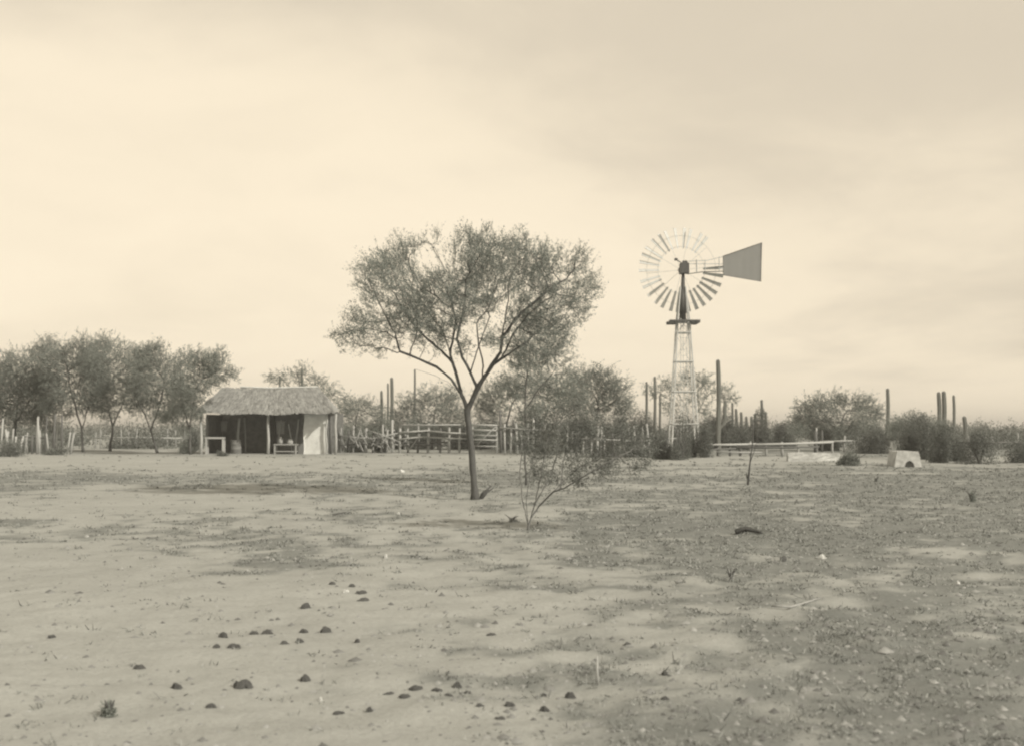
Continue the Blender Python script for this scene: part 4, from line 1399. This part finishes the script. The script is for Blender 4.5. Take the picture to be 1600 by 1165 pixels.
# ================================================================== low wall, trough block
def lumpy_wall(name, label, cat, pxa, pxb, pyb, hpx, thick, m, seed):
    rnd = random.Random(seed)
    p = at((pxa + pxb) / 2, pyb); Y = p.y
    xa, xb = (pxa - 800) / F * Y, (pxb - 800) / F * Y
    h = hpx * Y / F
    n = max(6, int((xb - xa) / .22)); nz = 5
    vs = []; fs = []
    prof = []
    for j in range(nz + 1): prof.append((0 - .0, j / nz))
    for i in range(n + 1):
        u = i / n
        hh = h * (1 + .06 * math.sin(u * 5) + rnd.uniform(-.025, .025))
        for j in range(nz + 1):
            vs.append((xa + (xb - xa) * u + rnd.uniform(-.02, .02), Y + rnd.uniform(-.025, .025) + .05 * j / nz, p.z - .05 + hh * j / nz))
        for j in range(nz, -1, -1):
            vs.append((xa + (xb - xa) * u + rnd.uniform(-.02, .02), Y + thick + rnd.uniform(-.025, .025) - .05 * j / nz, p.z - .05 + hh * j / nz))
    k = 2 * (nz + 1)
    for i in range(n):
        for j in range(k - 1):
            a = i * k + j; fs.append((a, a + k, a + k + 1, a + 1))
    fs.append(tuple(range(k))); fs.append(tuple(n * k + j for j in reversed(range(k))))
    b = MB(); b.add(vs, fs)
    return tag(b.build(name, m, None, False), label, cat)


lumpy_wall('low_wall', 'long low limewashed adobe wall below the right end of the rail fence', 'wall', 1231, 1312, 720, 15, .4, M_OLDLIME, 1)
lumpy_wall('water_trough', 'low pale trough at the windmill foot behind the first rail posts', 'trough', 1088, 1110, 714, 8, .5, M_OLDLIME, 2)


def build_block():
    # small limewashed block with an arched dark mouth facing the yard
    rnd = random.Random(7)
    p = at(1419, 729); Y = p.y; k = Y / F
    w0, w1, h, dp = 43 * k / 2, 34 * k / 2, 25 * k, 1.0
    n = 14
    rings = []
    vs = []; fs = []
    # outer outline, arch outline; both from left foot over the top to the right foot
    def outer(t):
        if t < .35: u = t / .35; return (-w0 + (w0 - w1) * u, h * u)
        if t < .65: u = (t - .35) / .3; return (-w1 + 2 * w1 * u, h * (1 + .03 * math.sin(u * 3.1)))
        u = (t - .65) / .35; return (w1 + (w0 - w1) * u, h * (1 - u))
    def inner(t):
        a = math.pi * (1 - t); return (.06 + w0 * .36 * math.cos(a), h * .42 * math.sin(a))
    for y in (0, dp):
        for t in range(n + 1):
            x, z = outer(t / n); vs.append((p.x + x, Y + y + rnd.uniform(-.01, .01), p.z - .02 + z))
        for t in range(n + 1):
            x, z = inner(t / n); vs.append((p.x + x, Y + y, p.z - .02 + z))
    m = n + 1
    for t in range(n):
        fs.append((t, t + 1, m + t + 1, m + t))
        fs.append((2 * m + t, 3 * m + t, 3 * m + t + 1, 2 * m + t + 1))
        fs.append((t + 1, t, 2 * m + t, 2 * m + t + 1))
        fs.append((m + t, m + t + 1, 3 * m + t + 1, 3 * m + t))
    b = MB(); b.add(vs, fs)
    root = empty('adobe_oven', p, 'small limewashed block with arched mouth standing right of the dark bush', 'oven')
    b.build('oven_body', M_OLDLIME, root)
    b = MB(); b.box((p.x, Y + dp * .3, p.z + h * .3), (w0 * .9, .1, h * .62)); b.build('inner_back', M_WOOD, root)


build_block()

# ================================================================== clods, stones, sticks
def rock_mesh(seed, flat=.5):
    """an irregular lump: a few knobbly fragments grown together"""
    rnd = random.Random(seed)
    vs = []; fs = []; n = 8
    parts = [(0, 0, .72, 1.0)] + [(rnd.uniform(-.6, .6), rnd.uniform(-.45, .45), rnd.uniform(.25, .48), rnd.uniform(.45, .95)) for _ in range(rnd.randint(2, 4))]
    for cx, cy, rr, hh in parts:
        b0 = len(vs)
        ph = [rnd.uniform(0, 6.28) for _ in range(3)]
        lean = rnd.uniform(-.25, .25)
        for r, z in ((.92, -.12), (1.0, .2), (.8, .62), (.42, .9)):
            for k in range(n):
                a = 6.2832 * k / n
                f = rr * r * (1 + .22 * math.sin(2 * a + ph[0]) + .15 * math.sin(3 * a + ph[1])) * rnd.uniform(.8, 1.18)
                vs.append((cx + f * math.cos(a) + lean * z * rr, cy + f * math.sin(a) * .85, z * flat * hh * rnd.uniform(.8, 1.2)))
        vs.append((cx + lean * rr, cy, flat * hh * rnd.uniform(.8, 1.1)))
        fs += [(b0 + j * n + k, b0 + j * n + (k + 1) % n, b0 + (j + 1) * n + (k + 1) % n, b0 + (j + 1) * n + k) for j in range(3) for k in range(n)]
        fs += [(b0 + 3 * n + k, b0 + 3 * n + (k + 1) % n, b0 + 4 * n) for k in range(n)]
    me = bpy.data.meshes.new('clod'); me.from_pydata(vs, [], fs)
    return me


CM = [rock_mesh(i + 3, .55) for i in range(9)]
for me in CM: me.materials.append(M_CLOD)
SM = [rock_mesh(i + 20, .6) for i in range(3)]
for me in SM: me.materials.append(M_STONE)
CLODS = [
    (519, 913, 12, 8, 'small dark clod heading the short diagonal row on the bare sand'),
    (550, 916, 13, 7, 'second dark clod of the short diagonal row on bare sand'),
    (566, 926, 20, 7, 'flat dark clod third along the short diagonal row'),
    (568, 938, 20, 8, 'largest dark clod ending the short diagonal row'),
    (478, 949, 19, 12, 'lone dark clod left below the short diagonal row'),
    (508, 987, 20, 13, 'upright dark clod at the right end of the long clod band'),
    (474, 989, 17, 11, 'dark clod next left of the upright one in the clod band'),
    (418, 990, 22, 10, 'broad dark clod in the middle of the clod band'),
    (397, 991, 17, 9, 'dark clod touching the broad one on its left'),
    (350, 995, 18, 12, 'rounded grey clod at the left of the clod band'),
    (338, 1012, 15, 9, 'dark clod lowest left in the clod band'),
    (364, 1011, 22, 9, 'wide flat dark clod below the rounded grey one'),
    (444, 1006, 14, 8, 'small dark clod below the middle of the clod band'),
    (468, 1003, 16, 9, 'dark clod just below the right part of the clod band'),
    (559, 1003, 11, 9, 'small dark clod alone right of the clod band'),
    (219, 1044, 22, 10, 'flat dark clod by itself on the left foreground sand'),
    (275, 1075, 20, 13, 'rounded dark clod between two flat ones near the lower left'),
    (380, 1073, 32, 19, 'largest lopsided dark clod near the bottom left of centre'),
    (476, 1063, 22, 16, 'blocky grey dark clod right of the lopsided one'),
    (330, 1106, 21, 10, 'flat dark clod lowest on the left foreground'),
    (82, 996, 14, 8, 'small dark clod near the left edge'),
    (608, 1084, 20, 6, 'first flat clod of the long dark litter row at bottom centre'),
    (632, 1088, 24, 7, 'low broad clod under the start of the dark litter row'),
    (650, 1076, 24, 9, 'dark raised clod in the middle of the litter row'),
    (682, 1079, 20, 7, 'thin dark clod toward the right of the litter row'),
    (715, 1073, 16, 13, 'knobbly dark clod above the right end of the litter row'),
    (730, 1083, 12, 8, 'small clod touching the knobbly one on its lower right'),
    (701, 1086, 16, 6, 'flat clod under the knobbly one'),
    (577, 1111, 13, 11, 'small round dark clod at the bottom edge left of centre'),
    (528, 1114, 20, 6, 'flat pale grey clod at the bottom edge'),
    (749, 1102, 14, 6, 'flat clod left of the row of four near bottom centre'),
    (796, 1103, 22, 10, 'dark cap shaped clod near bottom centre'),
    (850, 1087, 14, 8, 'smaller dark clod up left of the pointed one'),
    (892, 1090, 20, 15, 'pointed dark clod near bottom right of centre'),
    (850, 1111, 19, 13, 'rough dark clod below the smaller one near bottom centre'),
    (782, 1124, 18, 9, 'dark clod cut close to the bottom edge at centre'),
    (1038, 1053, 12, 9, 'small dark clod right of centre in the foreground'),
    (1039, 1092, 15, 8, 'flat clod straight below the small one right of centre'),
    (1225, 876, 13, 12, 'dark round lump standing out on the weedy right ground'),
    (1155, 1094, 11, 8, 'tiny dark clod in the lower right foreground'),
    (768, 992, 20, 6, 'flat grey clod beside the bare patch at bottom centre'),
    (980, 1008, 14, 8, 'dull clod on weedy ground right of centre'),
]
for i, (x, y, w, h, lb) in enumerate(CLODS):
    w *= 1.15; p = at(x, y); k = p.y / F
    o = bpy.data.objects.new('dark_clod', CM[(i * 5) % 9]); C.collection.objects.link(o)
    o.location = p; r = w * k / 2
    o.scale = (r, r, max(.5 * r, h * k / .55 / 1.35))
    o.rotation_euler.z = random.Random(i).uniform(-.5, .5) + (3.14 if i % 2 else 0); o.location.z -= h * k * .1
    tag(o, lb, 'clod', 'dark clods scattered on the sand')
STONES = [
    (541, 925, 12, 6, 'pale flat stone beside the short diagonal row of clods'),
    (500, 1094, 9, 7, 'small pale stone left of bottom centre on sand'),
    (628, 737, 10, 5, 'small pale stone on the far sand left of the mesquite'),
    (623, 803, 5, 5, 'tiny white stone left of the mesquite foot'),
    (1283, 872, 16, 8, 'pale stone on the weedy ground right of the dark round lump'),
    (1497, 912, 8, 7, 'small white stone near the right edge'),
    (603, 871, 6, 8, 'little upright pale stone left of centre on mid ground'),
]
for i, (x, y, w, h, lb) in enumerate(STONES):
    p = at(x, y); k = p.y / F
    o = bpy.data.objects.new('pale_stone', SM[i % 3]); C.collection.objects.link(o)
    o.location = p; r = w * k / 2; o.scale = (r, r, h * k / .72)
    tag(o, lb, 'stone', 'pale stones on the ground')

# fallen sticks
def stick(label, pts, r, m, name='fallen_stick'):
    b = MB(); P = []
    for x, y, z in pts:
        q = at(x, y); q.z += z; P.append(q)
    b.tube(P, [r] * (len(P) - 1) + [r * .5], 6)
    tag(b.build(name, m, None, True), label, 'stick')


stick('short dark log lying on open ground at right', [(1150, 834, .04), (1168, 832, .06), (1190, 835, .035)], .04, M_BARK, 'fallen_log')
stick('long curved pale branch lying on the weedy right foreground', [(1205, 950, .02), (1235, 953, .03), (1262, 945, .03), (1283, 936, .02)], .009, M_WOOD)
stick('short pale stick standing upright in the foreground right of centre', [(934, 1068, 0), (933, 1068, .085), (933.5, 1068, .17)], .008, M_WOODP)
stick('thin dark twig lying left of the mesquite on mid ground', [(520, 805, .02), (535, 803, .03), (548, 801, .02)], .012, M_BARK)
b = MB()
q = at(750, 779)
for a, l in ((.2, .3), (1.2, .22), (2.6, .25), (-.4, .2), (.8, .35)):
    b.tube([q + Vector((0, 0, -.02)), q + Vector((math.cos(a) * l * .5, .1, l * .5)), q + Vector((math.cos(a) * l, .05, l * .8))], [.04, .03, .012], 5)
tag(b.build('tree_stub', M_BARK, None, True), 'short dark forked stub against the foot of the lone mesquite', 'stub')

# ================================================================== thin dusty air
m = bpy.data.materials.new('dusty_air'); m.use_nodes = True
t_ = m.node_tree
for nn in list(t_.nodes): t_.nodes.remove(nn)
h_ = NT(t_)
pv = h_.n('ShaderNodeVolumePrincipled', i_Color=(1.0, .99, .97, 1), i_Density=HAZE, i_Anisotropy=.2)
h_.n('ShaderNodeOutputMaterial', i_Volume=pv.outputs[0])
b = MB(); b.box((0, 1690, 6.3), (6000, 5000, 15.2))
tag(b.build('haze', m), 'thin dusty haze over the yard and the far scrub', 'haze', kind='stuff')
